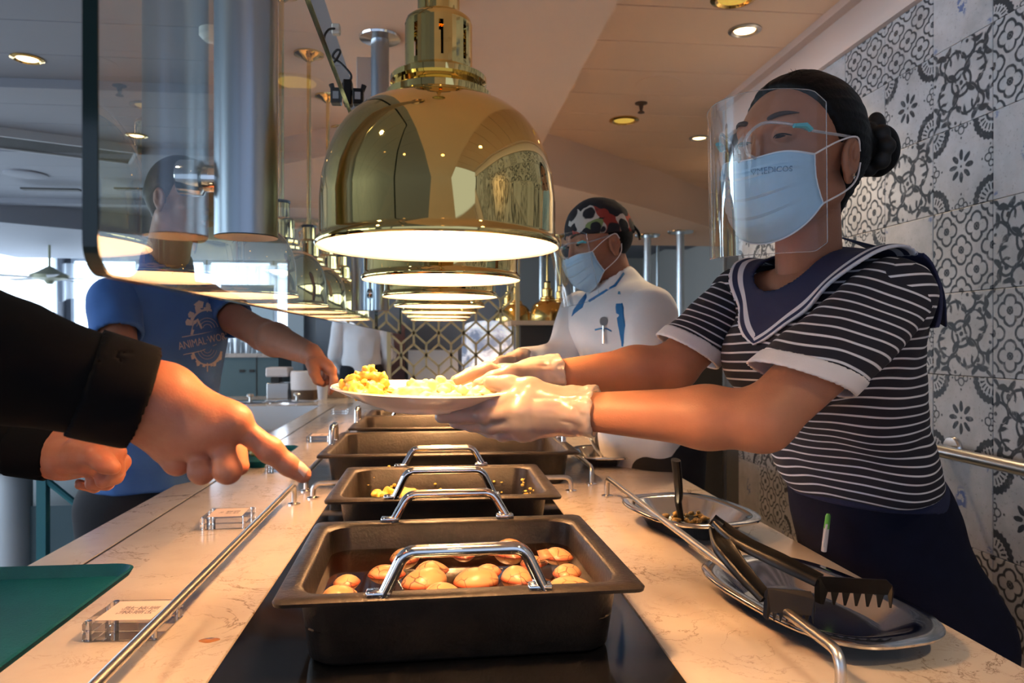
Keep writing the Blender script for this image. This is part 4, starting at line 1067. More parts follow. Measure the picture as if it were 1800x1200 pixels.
# clip camera and its looped cable on the top edge of the glass
q = W(612, 150, 1.84); t = thing('clip_camera', 'small black clip-on camera with looped cable on the glass top edge', 'camera', (0,0,0))
MB().box(q+V(-.012,-.012,-.05), q+V(.010,.02,.012), .003).build('clamp', M['black'], t, smooth=False)
MB().tube([q+V(0,0,-.02), W(636,162,1.84), W(640,150,1.84)], .007, 10).build('arm', M['black'], t)
c_ = W(629, 172, 1.83); MB().box(c_+V(-.012,-.014,-.018), c_+V(.014,.014,.020), .003).build('camera_body', M['black'], t, smooth=False)
MB().box(c_+V(-.006,-.0155,-.008), c_+V(.008,-.0142,.010)).build('lens_panel', M['grey'], t, smooth=False)
cab = crom([W(592,50,1.95), W(578,52,1.92), W(570,66,1.9), W(573,90,1.86), W(585,110,1.84), W(598,92,1.84), W(592,88,1.84), W(585,100,1.85), W(600,112,1.84), W(617,132,1.84), W(612,146,1.84), W(603,147,1.84), W(603,160,1.84)], 8)
MB().tube(cab, .0030, 8).build('cable', M['black_matte'], t)
k_ = W(590,52,1.95); MB().box(k_+V(-.01,-.01,-.013), k_+V(.012,.012,.013), .003).build('cable_clip', M['beige'], t, smooth=False)

# wall hand rail
hr = thing('wall_handrail', 'round brushed steel handrail on the tiled wall behind the woman', 'handrail', (0,0,0))
a = on_x(1700, 803, 1.34); z_ = a[2]
yA, yB = on_x(1622, 780, 1.34)[1], .2
MB().tube([(1.34,yB,z_),(1.34,yA,z_)], .0165, 24).build('tube', M['steel'], hr)
for yy in (yA-.03, .9):
    MB().tube(bend_path([(1.34,yy,z_-.005),(1.34,yy,z_+.0),(XWALL-.01,yy,z_)], .002), .008, 12).build('bracket_arm', M['steel'], hr)
    MB().lathe([(.001,-.012),(.03,-.012),(.034,-.006),(.034,0)], 24, (XWALL-.009,yy,z_), 'x').build('rosette', M['steel_bright'], hr)

# ================================================================== LATTICE SCREEN
LY = 5.4
def lat(label, x0, x1, z0, z1, y, mtl):
    t = thing('lattice_screen', label, 'screen', (0,0,0))
    for xx in (x0, x1): MB().box((xx-.014,y-.02,z0),(xx+.014,y+.02,z1)).build('post', mtl, t, smooth=False)
    MB().box((x0,y-.015,z1-.025),(x1,y+.015,z1)).box((x0,y-.015,z0),(x1,y+.015,z0+.025)).build('cross_bar', mtl, t, smooth=False)
    cw = .0765*5.4/4.55; seg = .090; gap = .045    # column pitch, vertical bar, diagonal rise
    m_ = MB(); wd = .0078
    def bar(a, b):
        a, b = V(a[0],y,a[1]), V(b[0],y,b[1])
        if min(a[0],b[0]) < x0-.02 or max(a[0],b[0]) > x1+.03 or min(a[2],b[2]) < z0 or max(a[2],b[2]) > z1: return
        d = norm(b-a); s_ = V(d[2],0,-d[0])*wd; o_ = V(0,.009,0)
        m_.add([a-s_-o_,b-s_-o_,b+s_-o_,a+s_-o_,a-s_+o_,b-s_+o_,b+s_+o_,a+s_+o_], [(0,1,2,3),(7,6,5,4),(0,4,5,1),(2,6,7,3),(1,5,6,2),(3,7,4,0)])
    nc = int((x1-x0)/cw)+1; per = 2*(seg*.5+gap)
    rows = int((z1-z0)/per)+2
    u_ = .0686*5.4/4.55; st_ = W(727.6, 585, LY); per = 4*u_
    cn = int((st_[0]-x0)/cw)+1
    for c in range(-cn, nc+1):
        for r in range(-8, 12):
            x = st_[0]+c*cw; zz = st_[2]+r*per+(per/2 if c % 2 else 0)
            bar((x,zz),(x,zz+u_)); bar((x,zz),(x,zz-u_))
            for sx in (-1,1):
                for sz in (-1,1): bar((x,zz),(x+sx*cw,zz+sz*u_))
    m_.build('lattice_bars', mtl, t, smooth=False)['kind'] = 'stuff'
    return t
lat('gold geometric lattice screen standing beyond the far end of the counter', -.347, .594, CT-HL+.001, 2.2, LY, M['gold'])

# daylit frosted panel with tree shadows, pink panel behind
fp = bpy.data.materials.new('frosted daylit panel'); fp.use_nodes = True; nt = fp.node_tree; b = nt.nodes['Principled BSDF']; E.nt = nt
n1 = E(noise(nt, tcoord(nt), 5, 4, .6, 1.0)); c_m = mix(nt, E.m('MULTIPLY_ADD', n1, 5, -2.0, clamp=True), (.10,.16,.30), (.62,.75,.95))
nt.links.new(c_m, b.inputs['Emission Color']); b.inputs['Emission Strength'].default_value = .55; nt.links.new(c_m, b.inputs['Base Color'])
y_ = 6.3; xa, xb = W(812,600,y_)[0], W(918,600,y_)[0]; pts_ = []
for k in range(13): a = PI*k/12; pts_.append(((xa+xb)/2+math.copysign(abs(math.cos(a))**.5, math.cos(a))*(xb-xa)/2, 1.33+abs(math.sin(a))**.5*.17))
ol = [(xa,0),(xb,0)]+pts_
mb = MB(); n = len(ol); mb.add([(x,y_,z) for x,z in ol]+[(x,y_+.03,z) for x,z in ol], [tuple(range(n)), tuple(range(2*n-1,n-1,-1))]+[((i+1)%n,i,n+i,n+(i+1)%n) for i in range(n)])
tag(mb.build('frosted_panel', fp, smooth=False), 'round-cornered frosted panel with leafy shadows, bright with daylight behind the lattice', 'panel')
y_ = 7.05; tag(MB().box((W(640,600,y_)[0],y_,0),(W(712,600,y_)[0],y_+.1,1.5)).build('partition', mat('dusty rose paint', (.28,.15,.13), .7), smooth=False), 'dusty rose partition panel behind the left side of the lattice', 'partition')
y_ = 7.3; tag(MB().box((W(560,600,y_)[0],y_,0),(W(880,600,y_)[0],y_+.1,2.6)).build('partition', mat('grey blue panel', (.23,.26,.29), .6), smooth=False), 'grey blue partition wall filling the background behind the lattice', 'partition')
y_ = 6.75; tag(MB().box((W(718,600,y_)[0],y_,0),(W(805,600,y_)[0],y_+.3,1.24)).build('sideboard', mat('pale worktop front', (.42,.42,.42), .5), smooth=False), 'pale grey sideboard seen through the middle of the lattice', 'sideboard')

# ================================================================== BACKGROUND
def bgbox(name, label, cat, px0, px1, py0, py1, Z, depth, m_, bev=0, z0=None):
    a, b_ = W(px0, py1, Z), W(px1, py0, Z)
    if z0 is not None: a[2] = z0
    return tag(MB().box((a[0],a[1],a[2]),(b_[0],a[1]+depth,b_[2]), bev).build(name, m_, smooth=False), label, cat)
# teal drinks cabinet with marble top and glassware
Zc = 6.5; a, b_ = W(330,640,Zc), W(486,640,Zc); ztop = W(400,628,Zc)[2]
t = thing('drinks_cabinet', 'teal cabinet with pale top, seen between the man and the guard glass edge', 'cabinet', (0,0,0))
MB().box((a[0],a[1],0),(b_[0],a[1]+.6,ztop)).build('body', M['teal_cab'], t, smooth=False)
MB().box((a[0]-.02,a[1]-.03,ztop),(b_[0]+.02,a[1]+.62,ztop+.035)).build('top', marble, t, smooth=False)
MB().box((W(448,600,Zc)[0]-.004,a[1]-.004,.1),(W(448,600,Zc)[0]+.004,a[1]+.0,ztop)).build('door_gap', M['dark'], t, smooth=False)
for pxx in (423, 440): q = W(pxx,652,Zc); MB().box((q[0]-.02,a[1]-.012,q[2]-.012),(q[0]+.02,a[1],q[2]+.012)).build('handle', M['dark'], t, smooth=False)
gl = thin('drinking glass', rough=.05, gain=2.5, body=.3, bodycol=(.7,.8,.9))
for i in range(9):
    q = W(398+i*9.5, 618, Zc+.15+.12*(i%2)); h = .10+.03*(i%3)
    o = thing('drinking_glass', 'blurred clear glass among the glassware on the teal cabinet', 'glass', (q[0],q[1],ztop+.036), 0, 'glassware on the teal cabinet')
    MB().lathe([(.026,0),(.032,h),(.030,h),(.024,.006),(.001,.006)], 16).build('tumbler', gl, o)
bgbox('storage_box', 'dark low box among the glassware on the teal cabinet', 'box', 404, 422, 601, 610, Zc+.35, .1, M['dark'], z0=ztop+.036)
bgbox('cream_panel', 'pale panel standing behind the glassware on the teal cabinet', 'panel', 388, 478, 500, 850, Zc+1.3, .05, mat('pale glazed panel', (.55,.66,.70), .4), z0=0)
bgbox('partition', 'tall pale door frame beyond the reaching forearm', 'partition', 505, 533, 400, 772, 7.6, .1, mat('pale frame', (.50,.56,.58), .6), z0=0)
bgbox('partition', 'grey partition between the pale frame and the far man', 'partition', 533, 600, 400, 770, 7.7, .1, M['grey'], z0=0)
# coffee machine, canister, cups on the counter return
q = on_z(537, 700, CT-HL); t = thing('canister', 'white round canister on a dark brown base behind the fingers of the man in blue', 'canister', (q[0],q[1],CT-HL))
MB().lathe([(.001,0),(.104,0),(.108,.075),(.001,.075)], 32).build('base', M['wood'], t); MB().lathe([(.110,.07),(.113,.20),(.106,.212),(.001,.212)], 32).build('drum', M['white_cloth'], t)
q = on_z(567, 702, CT-HL); t = thing('paper_cup', 'white paper cup right of the canister', 'cup', (q[0],q[1],CT-HL)); MB().lathe([(.001,0),(.033,0),(.042,.115),(.044,.119),(.040,.117),(.031,.006)], 24).build('cup_body', M['white_cloth'], t)
q = on_z(490, 700, CT-HL); t = thing('coffee_machine', 'small white and steel machine left of the canister', 'machine', (q[0],q[1],CT-HL))
MB().box((-.08,-.05,0),(.08,.14,.12), .004).build('body', M['steel'], t, smooth=False); MB().box((-.085,-.07,.17),(.085,.14,.24), .01).build('head', M['white_cloth'], t, smooth=False); MB().box((-.06,0,.12),(.0,.12,.17)).build('column', M['dark'], t, smooth=False)
bgbox('cardboard_box', 'small brown cardboard box behind the left end of the plate', 'box', 576, 606, 674, 699, 5.7, .15, mat('cardboard', (.30,.20,.13), .8))
# teal framed table with crossed braces, far left, pillar beside it
t = thing('metal_table', 'teal metal table frame with crossed braces at the far left', 'table', (0,0,0))
A, B_ = W(76, 830, 3.0), W(330, 830, 3.0); zt = A[2]
MB().box((A[0]-.5,A[1]-.05,zt),(B_[0],A[1]+.7,zt+.03)).build('table_top', M['grey'], t, smooth=False)
def bar_(a, b, r=.014, nm='brace'): MB().tube([a, b], r, 8).build(nm, M['teal_metal'], t)
for xx in (A[0], B_[0]-.02):
    for yy in (A[1], A[1]+.65): MB().box((xx-.018,yy-.018,0),(xx+.018,yy+.018,zt)).build('leg', M['teal_metal'], t, smooth=False)
bar_(V(A[0],A[1],zt-.02), V(B_[0],A[1],.25)); bar_(V(A[0],A[1],.25), V(B_[0],A[1],zt-.02))
m0 = (V(A[0],A[1],zt-.02)+V(B_[0],A[1],.25))/2
q = W(28, 830, 3.3); tag(MB().tube([(q[0],q[1],0),(q[0],q[1],.78)], .065, 32).build('bin', mat('pale bin', (.42,.45,.48), .5)), 'pale round bin under the sleeves at the far left, beside the teal table', 'bin')
bgbox('side_table', 'low pale grey side table glimpsed between the two black sleeves', 'table', 60, 250, 742, 765, 3.6, .5, mat('pale top', (.5,.5,.5), .5))
# right background: lamps over another station, dark hot cupboard, poles
for i, (px, py, Z_, lb) in enumerate([(962,568,5.4,'golden dome lamp at the far station, right of the lattice post'),(985,566,6.1,'golden dome lamp half hidden behind the cook\'s visor'),(906,570,6.0,'golden dome lamp just left of the lattice post'),(893,572,6.6,'farthest small golden dome lamp behind the lattice')]):
    q = W(px, py, Z_); heat_lamp('heat_lamp', lb, q[0], q[1], q[2], 'golden lamps over the far station', 2.2, M['brass_far'], lit=True)
bgbox('pass_shelf', 'pale shelf under the far golden lamps', 'shelf', 898, 1015, 563, 571, 5.2, .5, mat('lit shelf', (.6,.45,.3), .4))
bgbox('hot_cupboard', 'dark hot cupboard under the far golden lamps beside the cook', 'cupboard', 915, 1010, 571, 690, 5.3, .5, M['dark'], z0=0)
bgbox('back_counter', 'dark back counter glimpsed under the woman\'s forearms', 'counter', 1000, 1290, 640, 970, 4.6, .6, mat('dark brown back bar', (.035,.025,.016), .5, var=.5, vscale=2), z0=0)
for px, Z_, r, py0, lb in ((1138,6.1,.030,412,'tall pale steel pole just right of the cook\'s head'),(1196,5.9,.032,406,'tall pale steel pole with round ceiling flange right of the cook'),(952,7.4,.022,440,'thin pale pole above the far golden lamps'),(979,7.0,.018,450,'thin pale pole behind the cook\'s visor'),(1011,7.2,.018,470,'thin pale pole behind the cook\'s chin'),(1156,8.2,.016,470,'short thin pole between the two tall poles')):
    q = W(px, py0, Z_); t = thing('steel_pole', lb, 'pole', (q[0],q[1],0))
    zt = 2.205 if Z_ < 6.5 else 2.62
    MB().tube([(0,0,.3),(0,0,zt-.002)], r, 20).build('tube', M['pole'], t)
    if Z_ < 6.5: MB().lathe([(.03,zt-.014),(.10,zt-.012),(.105,zt-.001)], 32).build('flange', M['steel_bright'], t)
bgbox('door_frame', 'yellowish doorway on the far wall between the poles and the tiles', 'door', 1166, 1178, 522, 731, 10.2, .1, mat('ochre frame', (.42,.30,.14), .6), z0=0)
bgbox('door_frame', 'second ochre door post on the far wall right of the tall pole', 'door', 1202, 1214, 524, 731, 10.2, .1, mat('ochre frame', (.42,.30,.14), .6), z0=0)
# ================================================================== PEOPLE
def cam_dir(x, z, up=0.0):       # camera axes (right, depth) -> world direction
    return norm(V(x*cs+z*sn, z*cs-x*sn, up))
def loc(c, R, s, f, l, u): return np.asarray(c)+s*(R[0]*f+R[1]*l+R[2]*u)
def head_prims(c, R, s=1.0, neck=.046, neck_to=None, face=True):
    P_ = lambda f, l, u: loc(c, R, s, f, l, u)
    pr = [Ell(P_(-.012,0,.035), (.092*s,.073*s,.084*s), R, .01), Ell(P_(.034,0,.034), (.056*s,.061*s,.062*s), R, .02), Ell(P_(.030,0,-.022), (.060*s,.058*s,.066*s), R, .02),
          Ell(P_(.064,0,-.090), (.022*s,.026*s,.018*s), R, .02)]
    for q in (-1, 1):
        pr += [Cone(P_(-.012,q*.046,-.048), P_(.058,q*.012,-.090), .020*s, .018*s, .02), Ell(P_(.052,q*.036,-.020), (.026*s,.024*s,.022*s), R, .015)]
    pr += [Cone(P_(.086,0,.030), P_(.108,0,-.020), .0075*s, .0105*s, .010)]
    for q in (-1, 1):
        pr += [Ell(P_(.097,q*.012,-.028), (.010*s,.0075*s,.0075*s), R, .006), Cone(P_(.083,q*.014,.047), P_(.068,q*.043,.045), .0095*s, .009*s, .012)]
    for q in (-1, 1): pr.append(Ell(P_(.094,q*.031,.026), (.017*s,.020*s,.012*s), R, .012, 's'))
    for q in (-1, 1): pr.append(Ell(P_(.0735,q*.031,.026), (.0135*s,.0165*s,.0125*s), R, .003))
    pr += [Cone(P_(.094,-.020,-.055), P_(.094,.020,-.055), .006*s, .006*s, .006), Ell(P_(.100,0,-.052), (.007*s,.014*s,.005*s), R, .005), Ell(P_(.098,0,-.060), (.007*s,.013*s,.006*s), R, .005)]
    nt_ = neck_to if neck_to is not None else P_(-.035,0,-.17)
    pr.append(Cone(P_(-.022,0,-.045), nt_, neck*s, neck*1.08*s, .02))
    for q in (-1, 1):
        Re = np.stack([norm(R[0]*.93+R[1]*q*-.25+R[2]*.25), norm(R[1]*q), norm(R[2]*.95-R[0]*.25)])
        e = lambda f, l, u: P_(-.010+f, q*(.074+l), -.006+u)
        pr += [Ell(e(0,.004,0), (.0195*s,.0075*s,.031*s), Re, .004), Ell(e(.001,.011,.002), (.0135*s,.0075*s,.023*s), Re, .003, 's'), Ell(e(-.008,.007,.008), (.0045*s,.0035*s,.014*s), Re, .003), Ell(e(.011,.004,-.006), (.005*s,.005*s,.008*s), Re, .004), Ell(e(.004,.003,-.028), (.009*s,.005*s,.010*s), Re, .005)]
    return pr
def arm_prims(S, E_, W_, r=(.050,.041,.044,.028), k=.02, ax=None):
    m1 = E_+(W_-E_)*.28
    return [Cone(S, E_, r[0], r[1], k), Cone(E_, m1, r[1], r[2], k), Cone(m1, W_, r[2], r[3], k)]
def usd(prims, X, Y, Z):
    f = None
    for p in prims:
        d = p.ev(X, Y, Z)
        if f is None: f = d
        elif p.op == 'u': f = smin(f, d, p.k)
        elif p.op == 's': f = -smin(-f, d, p.k)
    return f
def inflate(prims, e):
    out = []
    for p in prims:
        if isinstance(p, Cone): out.append(Cone(p.a, p.b, p.ra+e, p.rb+e, p.k, p.op, p.ax, p.sc))
        elif isinstance(p, Ell): out.append(Ell(p.c, p.r+e, p.R, p.k, p.op))
    return out
def wrinkle(P, Q, amp=.004, fs=14, stretch=(1,1,1)):
    N = vnormals(P, Q); X = P*np.asarray(stretch)
    d = (1-np.abs(vnoise(X*fs))*4)*.5+vnoise(X*fs*2.2+7)*.6
    return P+N*(d*amp)[:,None]
def project(o, origin, right, up, outward, bvh, lift=.0006):
    me = o.data; bad = []
    for v in me.vertices:
        p = Vector(origin)+Vector(right)*v.co.x+Vector(up)*v.co.y+Vector(outward)*.12
        h = bvh.ray_cast(p, -Vector(outward))
        if h[0] is not None: v.co = h[0]+h[1].normalized()*(lift if h[1].dot(Vector(outward)) > 0 else -lift)
        else: bad.append(v.index)
    if bad:
        import bmesh
        bm = bmesh.new(); bm.from_mesh(me); bm.verts.ensure_lookup_table(); bmesh.ops.delete(bm, geom=[bm.verts[i] for i in bad], context='VERTS'); bm.to_mesh(me); bm.free()
    me.update(); o.location = (0,0,0); o.rotation_euler = (0,0,0)
def bvh_of(P, Q): return BVHTree.FromPolygons([tuple(p) for p in P], [tuple(int(i) for i in q) for q in Q])
def ribbon(name, path, w_, th, m, parent, nrm): # flat strap
    return MB().tube(crom(path, 6), w_, 8, flat=th).build(name, m, parent)
def face_mask(c, R, s, parent, text=None, near=1, name='face_mask'):
    ff = np.interp(np.linspace(0,1,33), [0,.12,.3,.55,.8,1], [.115,.126,.129,.122,.110,.083]); fs_ = np.interp(np.linspace(0,1,33), [0,.5,1], [.064,.056,.045])
    G = []
    for j in range(33):
        v = j/32; row = []
        for i in range(41):
            a = (i/40*2-1)*PI/2; c_ = max(math.cos(a), 0)
            f_ = fs_[j]+(ff[j]-fs_[j])*c_**.75; l_ = .070*math.sin(a)*(1-.04*math.sin(v*PI)); ub = -.072*(1-c_)-.122*c_
            ut = -.006*(1-c_)+(-.006)*c_+.004*math.sin(2*a)**2; u_ = ut+(ub-ut)*v
            pl = (v*4.2) % 1; off = (.0035*pl if .18 < v < .88 else 0)*(.35+.65*c_)
            row.append(loc(c, R, s, f_+off*.9, l_*(1+off*4), u_))
        G.append(row)
    o = MB().grid(G).build(name, M['mask'], parent, angle=25); solidify(o, .0012)
    def strip(idx, nm):
        mb = MB(); mb.tube([G[j][i] for j, i in idx], .0016, 6, flat=1).build(nm, M['mask_edge'], parent)
    strip([(0,i) for i in range(41)], 'mask_binding'); strip([(32,i) for i in range(41)], 'mask_binding')
    for e in (0, 40): strip([(j,e) for j in range(33)], 'mask_binding')
    for q, e in ((-1,0),(1,40)):
        MB().tube(crom([G[0][e], loc(c,R,s,.02,q*.079,.014), loc(c,R,s,-.018,q*.083,.022), loc(c,R,s,-.030,q*.080,.004)],6), .0014, 6).build('ear_loop', M['elastic'], parent)
        MB().tube(crom([G[32][e], loc(c,R,s,.0,q*.078,-.052), loc(c,R,s,-.022,q*.080,-.034), loc(c,R,s,-.031,q*.080,-.012)],6), .0014, 6).build('ear_loop', M['elastic'], parent)
    if text:
        vs = [p for r in G for p in r]; fs2 = [(j*41+i, j*41+i+1, (j+1)*41+i+1, (j+1)*41+i) for j in range(32) for i in range(40)]
        bv = BVHTree.FromPolygons([tuple(p) for p in vs], fs2)
        tx = text_mesh(text, .0105*s, mat('mask print', (.12,.25,.42), .8), 'lettering', parent)
        out = norm(R[0]*.75+R[1]*.66); rt = norm(np.cross(R[2], out)); project(tx, loc(c,R,s,.105,.030,-.027), rt, R[2], out, bv, .0018)
def face_shield(c, R, s, parent, cf=.028, Rr=.114, th=64, top=.068, bot=-.140, tilt=0):
    G = []
    for j in range(9):
        v = j/8; row = []
        for i in range(33):
            a = math.radians((i/32*2-1)*th); e = abs(i/32*2-1); rc = .012*max(0, e-.86)/.14*(1 if j in (0,8) else 0)
            u_ = top+(bot-top)*v+(-rc if j == 0 else rc if j == 8 else 0)+(.012*(1-e*e) if j == 0 else 0)
            row.append(loc(c, R, s, cf+Rr*math.cos(a)+tilt*v, Rr*math.sin(a)*.95, u_))
        G.append(row)
    MB().grid(G).build('visor_sheet', M['shield'], parent)
    loop_ = [G[0][i] for i in range(33)]+[G[j][32] for j in range(1,9)]+[G[8][i] for i in range(31,-1,-1)]+[G[j][0] for j in range(7,-1,-1)]
    MB().tube(loop_, .0006, 5).build('visor_rim', M['clear_frame'], parent)
    for q in (-1, 1):
        pth = crom([loc(c,R,s,-.012,q*.080,.022), loc(c,R,s,.03,q*.080,.022), loc(c,R,s,.075,q*.074,.024), loc(c,R,s,.105,q*.056,.034), loc(c,R,s,.128,q*.034,.036), loc(c,R,s,.136,q*.014,.020), loc(c,R,s,.128,q*.009,.002), loc(c,R,s,.116,q*.014,-.006)], 6)
        MB().tube(pth, [.0022]*len(pth), 8).build('glasses_frame', M['clear_frame'], parent)
        low_ = crom([loc(c,R,s,.105,q*.056,.034), loc(c,R,s,.116,q*.050,.018), loc(c,R,s,.128,q*.040,.006)], 5)
        a_ = loc(c,R,s,.088,q*.070,.027); MB().tube([loc(c,R,s,.078,q*.075,.024), loc(c,R,s,.086,q*.072,.030), loc(c,R,s,.100,q*.064,.030)], [.005,.0065,.005], 8, flat=.6).build('visor_clip', M['teal_clip'], parent)
def eye(c, R, s, q, parent, open_=.35):
    P_ = lambda f, l, u: loc(c, R, s, f, l, u)
    # lash line along the lower third of the lid ball, dark slit of the half-closed eye
    pts = [P_(.0872-.0062*(x/.014)**2, q*.031+x*q, .0235+.0030*(1-(x/.014)**2)) for x in np.linspace(-.014,.0155,9)]
    MB().tube(pts, [.0004,.0009,.0012,.0013,.0013,.0013,.0013,.0011,.0005], 6).build('eyelash', M['hair'], parent)
    pts = [P_(.0862-.0050*(x/.012)**2, q*.031+x*q, .0232) for x in np.linspace(-.010,.010,7)]
    MB().tube(pts, [.0004,.0016,.0026,.0030,.0026,.0016,.0004], 6, flat=.8).build('eye_slit', mat('dark iris', (.02,.01,.008), .15), parent)
    b = [P_(.0905-.0028*((i-1)/4)**2*2.2, q*(.013+.0050*i), .0480+.0065*math.sin(i/8*PI*.75)) for i in range(9)]
    MB().tube(b, [.002,.0036,.0040,.0040,.0036,.0032,.0026,.0018,.0006], 8, flat=1).build('eyebrow', M['brow'], parent)

# ---------------------------------------------------------------- the woman with the plate
def woman():
    H = W(1402, 285, 1.15); R = frame(cam_dir(-.83, -.56, -.06)+V(0,0,0), V(.06,0,1)); s = 1.05
    NB = W(1422, 500, 1.20); S1 = W(1568, 522, 1.05); S2 = W(1304, 522, 1.34)
    E1 = W(1340, 738, 1.0); W1 = W(1008, 722, 1.09); E2 = W(1182, 647, 1.26); W2 = W(950, 664, 1.22)
    CH = W(1462, 575, 1.20); BU = W(1445, 620, 1.21); WA = W(1490, 790, 1.37); PE = W(1530, 900, 1.45)
    Lf = norm(S1-S2); Fw = norm(np.cross(Lf, V(0,0,1))); Fw = -Fw if Fw[0] > 0 else Fw
    root = thing('person', 'woman in navy striped sailor top, mask and clear visor, holding out a plate', 'person', (PE[0],PE[1],0))
    def ch(o): o.location = (-PE[0], -PE[1], 0); return o
    Lo = bpy.data.objects
    par = root
    before = set(Lo.keys())
    torso = [Cone(CH, WA, .098, .090, .03, ax=Lf, sc=1.40), Cone(WA, PE, .090, .105, .03, ax=Lf, sc=1.45), Cone(S1, S2, .046, .046, .04), Ell(BU+Fw*.075+Lf*.055+V(0,0,-.01), (.055,.06,.06), k=.04), Ell(BU+Fw*.075-Lf*.055+V(0,0,-.01), (.055,.06,.06), k=.04),
             Cone(CH+V(0,0,.04), NB+V(0,0,-.01), .075, .05, .04)]
    # gloved hands ------------------------------------------------
    m1 = [W(908,700,1.088), W(902,722,1.082), W(906,744,1.088), W(918,760,1.10)]
    f1 = [[W(862,708,1.098), W(832,712,1.112), W(806,716,1.124)], [W(850,728,1.098), W(812,731,1.116), W(776,732,1.132)], [W(862,748,1.11), W(830,746,1.128), W(800,741,1.142)], [W(884,762,1.125), W(860,757,1.145), W(840,750,1.155)]]
    th1 = [W(970,698,1.088), W(932,682,1.094), W(895,676,1.112), W(862,672,1.125)]
    m2 = [W(880,655,1.262), W(884,668,1.275), W(890,684,1.278), W(898,698,1.27)]
    f2 = [[W(856,650,1.235), W(828,658,1.222), W(802,670,1.208)], [W(852,672,1.26), W(828,688,1.24), W(806,694,1.22)], [W(860,690,1.262), W(836,700,1.24), W(816,702,1.22)], [W(872,704,1.258), W(850,710,1.24), W(834,708,1.225)]]
    th2 = [W(930,658,1.20), W(898,658,1.180), W(868,668,1.170), W(842,677,1.165)]
    h1 = hand_prims(W1, m1, f1, th1, .98, rw=.027); h2 = hand_prims(W2, m2, f2, th2, .98, rw=.026)
    body1 = head_prims(H, R, s, .046, NB)
    Pa = sdf_mesh(body1, .0024, bb=(NB+V(-.4,-.4,-.06), NB+V(.4,.4,.6)))
    arms = arm_prims(S1, E1, W1, (.050,.041,.042,.0265))+[Cone(W1, W1+(m1[1]-W1)*.10, .0260, .025, .01)]+arm_prims(S2, E2, W2, (.047,.039,.040,.0255))
    Pb = sdf_mesh(arms, .004)
    Pc = sdf_mesh(torso+[Cone(PE, V(PE[0]-.01,PE[1]+.09,.1), .10, .05, .03), Cone(PE, V(PE[0]+.01,PE[1]-.09,.1), .10, .05, .03)], .009)
    Pd = sdf_mesh(h1, .0019); Pe = sdf_mesh(h2, .0022)
    P, Q = join_meshes([Pa, Pb, Pc, Pd, Pe]); np_mesh('body', P, Q, M['skin'], par)
    for nm, hp, Wr, Ed, mm in (('glove', h1, W1, E1, .0022), ('glove', h2, W2, E2, .0024)):
        d = norm(Ed-Wr)
        gp = inflate(hp, .0030)+[Cone(Wr-d*.022, Wr+d*.030, .031, .038, .012)]
        gp.append(Cone(Wr+d*.012, Wr+d*.055, .028, .042, .0, 's'))
        gp.append(Half(Wr+d*.034, d, .001))
        P, Q = sdf_mesh(gp, mm); N = vnormals(P, Q)
        wr_ = np.clip((P-Wr)@d/.03+1, .25, 1.4)
        al = (P-Wr)@d; P = P+N*((np.abs(vnoise(np.stack([al*38,(P-Wr)@N[0]*0+P[:,2]*95,P[:,1]*60],1)))*.006+vnoise(P*150)*.0012)*wr_)[:,None]
        np_mesh(nm, P, Q, M['glove'], par)
    # shirt -----------------------------------------------------------
    shirt = inflate(torso, .011)
    fcut = Ell(NB+Fw*.050+V(0,0,.050), (.062,.062,.066), k=.012, op='s')
    neckcut = Cone(NB+V(0,0,-.03), H+V(0,0,-.02), .050, .062, .004, 's')
    cutb = Half(W(1508, 850, 1.40), V(.05,0,-1), .003)
    P, Q = sdf_mesh(shirt+[neckcut, cutb, Ell(NB+Fw*.050+V(0,0,.040), (.098,.098,.098), k=.012, op='s'), Ell(NB+V(0,0,.02), (.08,.08,.05), k=.01, op='s')], .0042)
    low = np.clip((W(1490,640,1.3)[2]-P[:,2])/.15, 0, 1)
    P = wrinkle(P, Q, .0035, 11, (1,1,2.2)); N = vnormals(P, Q)
    ff = vnoise(np.stack([P@Lf*9+P[:,2]*6, P@Fw*9, P[:,2]*5], 1)); P = P+N*(ff*.034*low)[:,None]
    st = (P[:,2]+.07*((P-CH)@Fw)+ff*.034*(.25+low)+vnoise(P*18)*.006)/.0148
    np_mesh('shirt', P, Q, M['stripes'], par, {'st': st})
    for S_, E_, cp, r0, r1 in ((S1, E1, W(1430,648,1.022), .056, .0625), (S2, E2, W(1222,604,1.292), .050, .0555)):
        d = norm(cp-S_); n_ = cam_dir(-.33,-.10,-.94) if S_ is S1 else cam_dir(-.50,-.05,-.86); Ls = np.linalg.norm(cp-S_)
        base_ = [Cone(S_-d*.012, cp, r0, r1, .02)]
        base_ = [Cone(S_-d*.0, cp+d*.05, r0, r1+.002, .02)]
        sl = base_+[Cone(cp-d*.07, cp+d*.09, r1-.016, r1-.002, .002, 's'), Half(cp, n_, .001)]
        P, Q = sdf_mesh(sl, .0036); P = wrinkle(P, Q, .0045, 16, (1,1,1.6))
        t_ = (P-S_)@d; side = (P-S_)@norm(np.cross(d, V(0,0,1)))
        nn = vnoise(P*13); st = ((P-cp)@n_+nn*.022+.03*np.abs((P-S_)@Lf)*0)/.0150
        np_mesh('sleeve', P, Q, M['stripes'], par, {'st': st})
        cu = [Cone(cp-d*.06, cp+d*.08, r1+.0015, r1+.006, 0), Cone(cp-d*.07, cp+d*.10, r1-.004, r1+.001, .001, 's'), Half(cp+n_*.022, n_, .001), Half(cp-n_*.003, -n_, .001)]
        P, Q = sdf_mesh(cu, .0030); P = wrinkle(P, Q, .0012, 12); np_mesh('sleeve_cuff', P, Q, M['white_cloth'], par)
    # sailor collar ------------------------------------------------------
    sh2 = inflate(torso, .016)
    VT = W(1337, 607, 1.12)
    Up = norm(V(0,0,1)-Fw*.35); t0 = float((VT-NB)@V(0,0,1)); 
